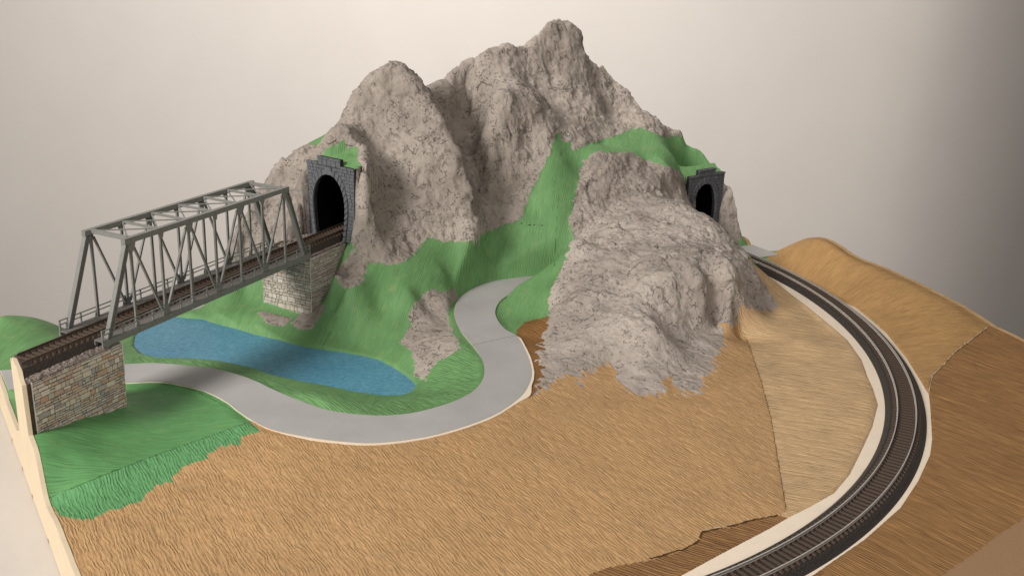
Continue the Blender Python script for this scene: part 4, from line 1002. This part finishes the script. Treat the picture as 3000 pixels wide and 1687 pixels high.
# ------------------------------------------------------------------ tunnel portals
def portal_obj(PF, z0, label, hgt=PTOP):
    c, t, n, w = PF; e = empty('tunnel_portal', None, label, 'portal', 'slate tunnel portals in the mountain')
    T3 = np.array([t[0], t[1], 0]); N3 = np.array([n[0], n[1], 0]); Z3 = np.array([0, 0, 1.])
    O = np.array([c[0]-t[0]*w/2, c[1]-t[1]*w/2, z0])-N3*2.0       # front face origin, bottom left
    f = w/74.0
    cx = w*.47; hwid = w*.335; ytop = hgt*.865; yc = hgt*.46; ring = 5.0*f
    def half(y, r=0.0):     # half width of the opening at height y
        a = hwid+r
        if y >= yc: q = 1-((y-yc)/(ytop-yc+r))**2; return a*math.sqrt(q) if q > 0 else 0
        return a*(1-.16*((yc-y)/yc)**1.6)
    arch = []
    ysL = list(np.linspace(0, yc, 8))+[yc+(ytop-yc)*math.sin(a) for a in np.linspace(.12, math.pi/2, 14)]
    left = [(cx-half(y), y) for y in ysL]; right = [(cx+half(y), y) for y in ysL]
    xA, xB, up = w*.24, w*.715, 7.5*f
    # backing slab with the arch cut out, built as two halves of strips
    sl = MB()
    def slab(xl, xr, y):
        pass
    outL = lambda y: 0.0
    for side in (0, 1):
        for k_ in range(len(ysL)-1):
            ya, yb = ysL[k_], ysL[k_+1]
            if side == 0: q = [(0, ya), (cx-half(ya), ya), (cx-half(yb), yb), (0, yb)]
            else: q = [(cx+half(ya), ya), (w, ya), (w, yb), (cx+half(yb), yb)]
            sl.prism([O+T3*x+Z3*y for x, y in q], N3*5)
    sl.prism([O+T3*x+Z3*y for x, y in [(0, ytop), (w, ytop), (w, hgt), (0, hgt)]], N3*5)
    sl.prism([O+T3*x+Z3*y for x, y in [(xA, hgt), (xB, hgt), (xB, hgt+up), (xA, hgt+up)]], N3*5)
    sl.build('backing_slab', PORTD, e)
    # tunnel lining, a short dark tube
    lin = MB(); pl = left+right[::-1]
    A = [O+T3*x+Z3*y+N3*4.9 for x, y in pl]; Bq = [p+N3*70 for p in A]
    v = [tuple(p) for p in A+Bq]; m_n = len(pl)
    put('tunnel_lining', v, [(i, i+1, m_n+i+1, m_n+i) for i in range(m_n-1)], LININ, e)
    def blk(name, pts, proud, bev=.3):
        v, fc_ = stone_mesh(pts, O, T3, Z3, -N3, proud, bev); put(name, v, fc_, PORT, e)
    # arch ring
    path = [(cx-half(y), cx-half(y, ring), y) for y in ysL]
    r_ = random.Random(3)
    def ringpt(s, r):       # s in 0..1 from left foot over the crown to the right foot
        pts = [(cx-half(y, r), y if r == 0 else (y if y < yc else yc+(y-yc)*(ytop-yc+r)/(ytop-yc))) for y in ysL]
        pts = pts+[(2*cx-x, y) for x, y in pts[::-1][1:]]
        P = np.array(pts); d = np.r_[0, np.cumsum(np.linalg.norm(np.diff(P, axis=0), axis=1))]; q = s*d[-1]
        return (np.interp(q, d, P[:, 0]), np.interp(q, d, P[:, 1]))
    nv_ = 27
    for i in range(nv_):
        a, b = (i+.05)/nv_, (i+.95)/nv_
        if i == nv_//2: continue
        blk('voussoir', [ringpt(a, .2), ringpt(b, .2), ringpt(b, ring), ringpt(a, ring)][::1], 1.9*f, .4)
    i = nv_//2; a, b = (i-.15)/nv_, (i+1.15)/nv_
    A_, B_ = ringpt(a, .2), ringpt(b, .2)
    blk('keystone', [A_, B_, (B_[0]+1.2, ytop+9*f), (A_[0]-1.2, ytop+9*f)], 2.2*f, .4)
    # wall blocks in courses
    y = .2
    while y < hgt-2.6:
        h = r_.choice((3.6, 4.2, 4.8))*f; h = min(h, hgt-2.5-y)
        y2 = y+h
        iv = []
        o0, o1 = max(half(min(y, ytop+ring-.01), ring), 0) if y < ytop+ring else 0, max(half(y2, ring), 0) if y2 < ytop+ring else 0
        if max(o0, o1) > .5:
            iv = [((.2, .2), (cx-o0-.3, cx-o1-.3)), ((cx+o0+.3, cx+o1+.3), (w-.2, w-.2))]
        else: iv = [((.2, .2), (w-.2, w-.2))]
        for (l0, l1), (r0, r1) in iv:
            if min(r0-l0, r1-l1) < 1.0: continue
            x = min(l0, l1); X = max(r0, r1); cuts = []
            while x < X: x += r_.uniform(4.2, 10.5)*f; cuts.append(x)
            prev = (l0, l1)
            for cu in cuts:
                last = cu > min(r0, r1)-2.5*f
                nxt = (r0, r1) if last else (cu, cu)
                if nxt[0]-prev[0] > .8 and nxt[1]-prev[1] > .8 and h > 1:
                    ky = ytop+9*f
                    inkey = abs((prev[0]+nxt[0])/2-cx) < 3.5*f and y < ky-1
                    if not inkey:
                        q = [(prev[0]+.2, y+.2), (nxt[0]-.2, y+.2), (nxt[1]-.2, y2-.2), (prev[1]+.2, y2-.2)]
                        blk('block', q, r_.uniform(.45, .9), .25)
                prev = nxt
                if last: break
        y = y2
    # coping
    for (x0, x1, yy) in ((0, xA, hgt), (xB, w, hgt), (xA-.6, xB+.6, hgt+up)):
        x = x0
        k_ = max(1, int((x1-x0)/(7.5*f)))
        for j in range(k_):
            a, b = x0+(x1-x0)*j/k_, x0+(x1-x0)*(j+1)/k_
            blk('coping_stone', [(a+.15, yy-2.4*f), (b-.15, yy-2.4*f), (b-.15, yy+.4), (a+.15, yy+.4)], 1.6*f, .25)
    x = xA
    k_ = 5
    for j in range(k_):
        a, b = xA+(xB-xA)*j/k_, xA+(xB-xA)*(j+1)/k_
        blk('block', [(a+.2, hgt-2.2), (b-.2, hgt-2.2), (b-.2, hgt+up-2.6*f), (a+.2, hgt+up-2.6*f)], .8, .25)
    return e
portal_obj(PF1, PZ1, 'dark slate stone tunnel portal at the end of the truss bridge')
portal_obj(PF2, PZ2, 'dark slate stone tunnel portal half hidden behind the rock outcrop at right', 104.0)
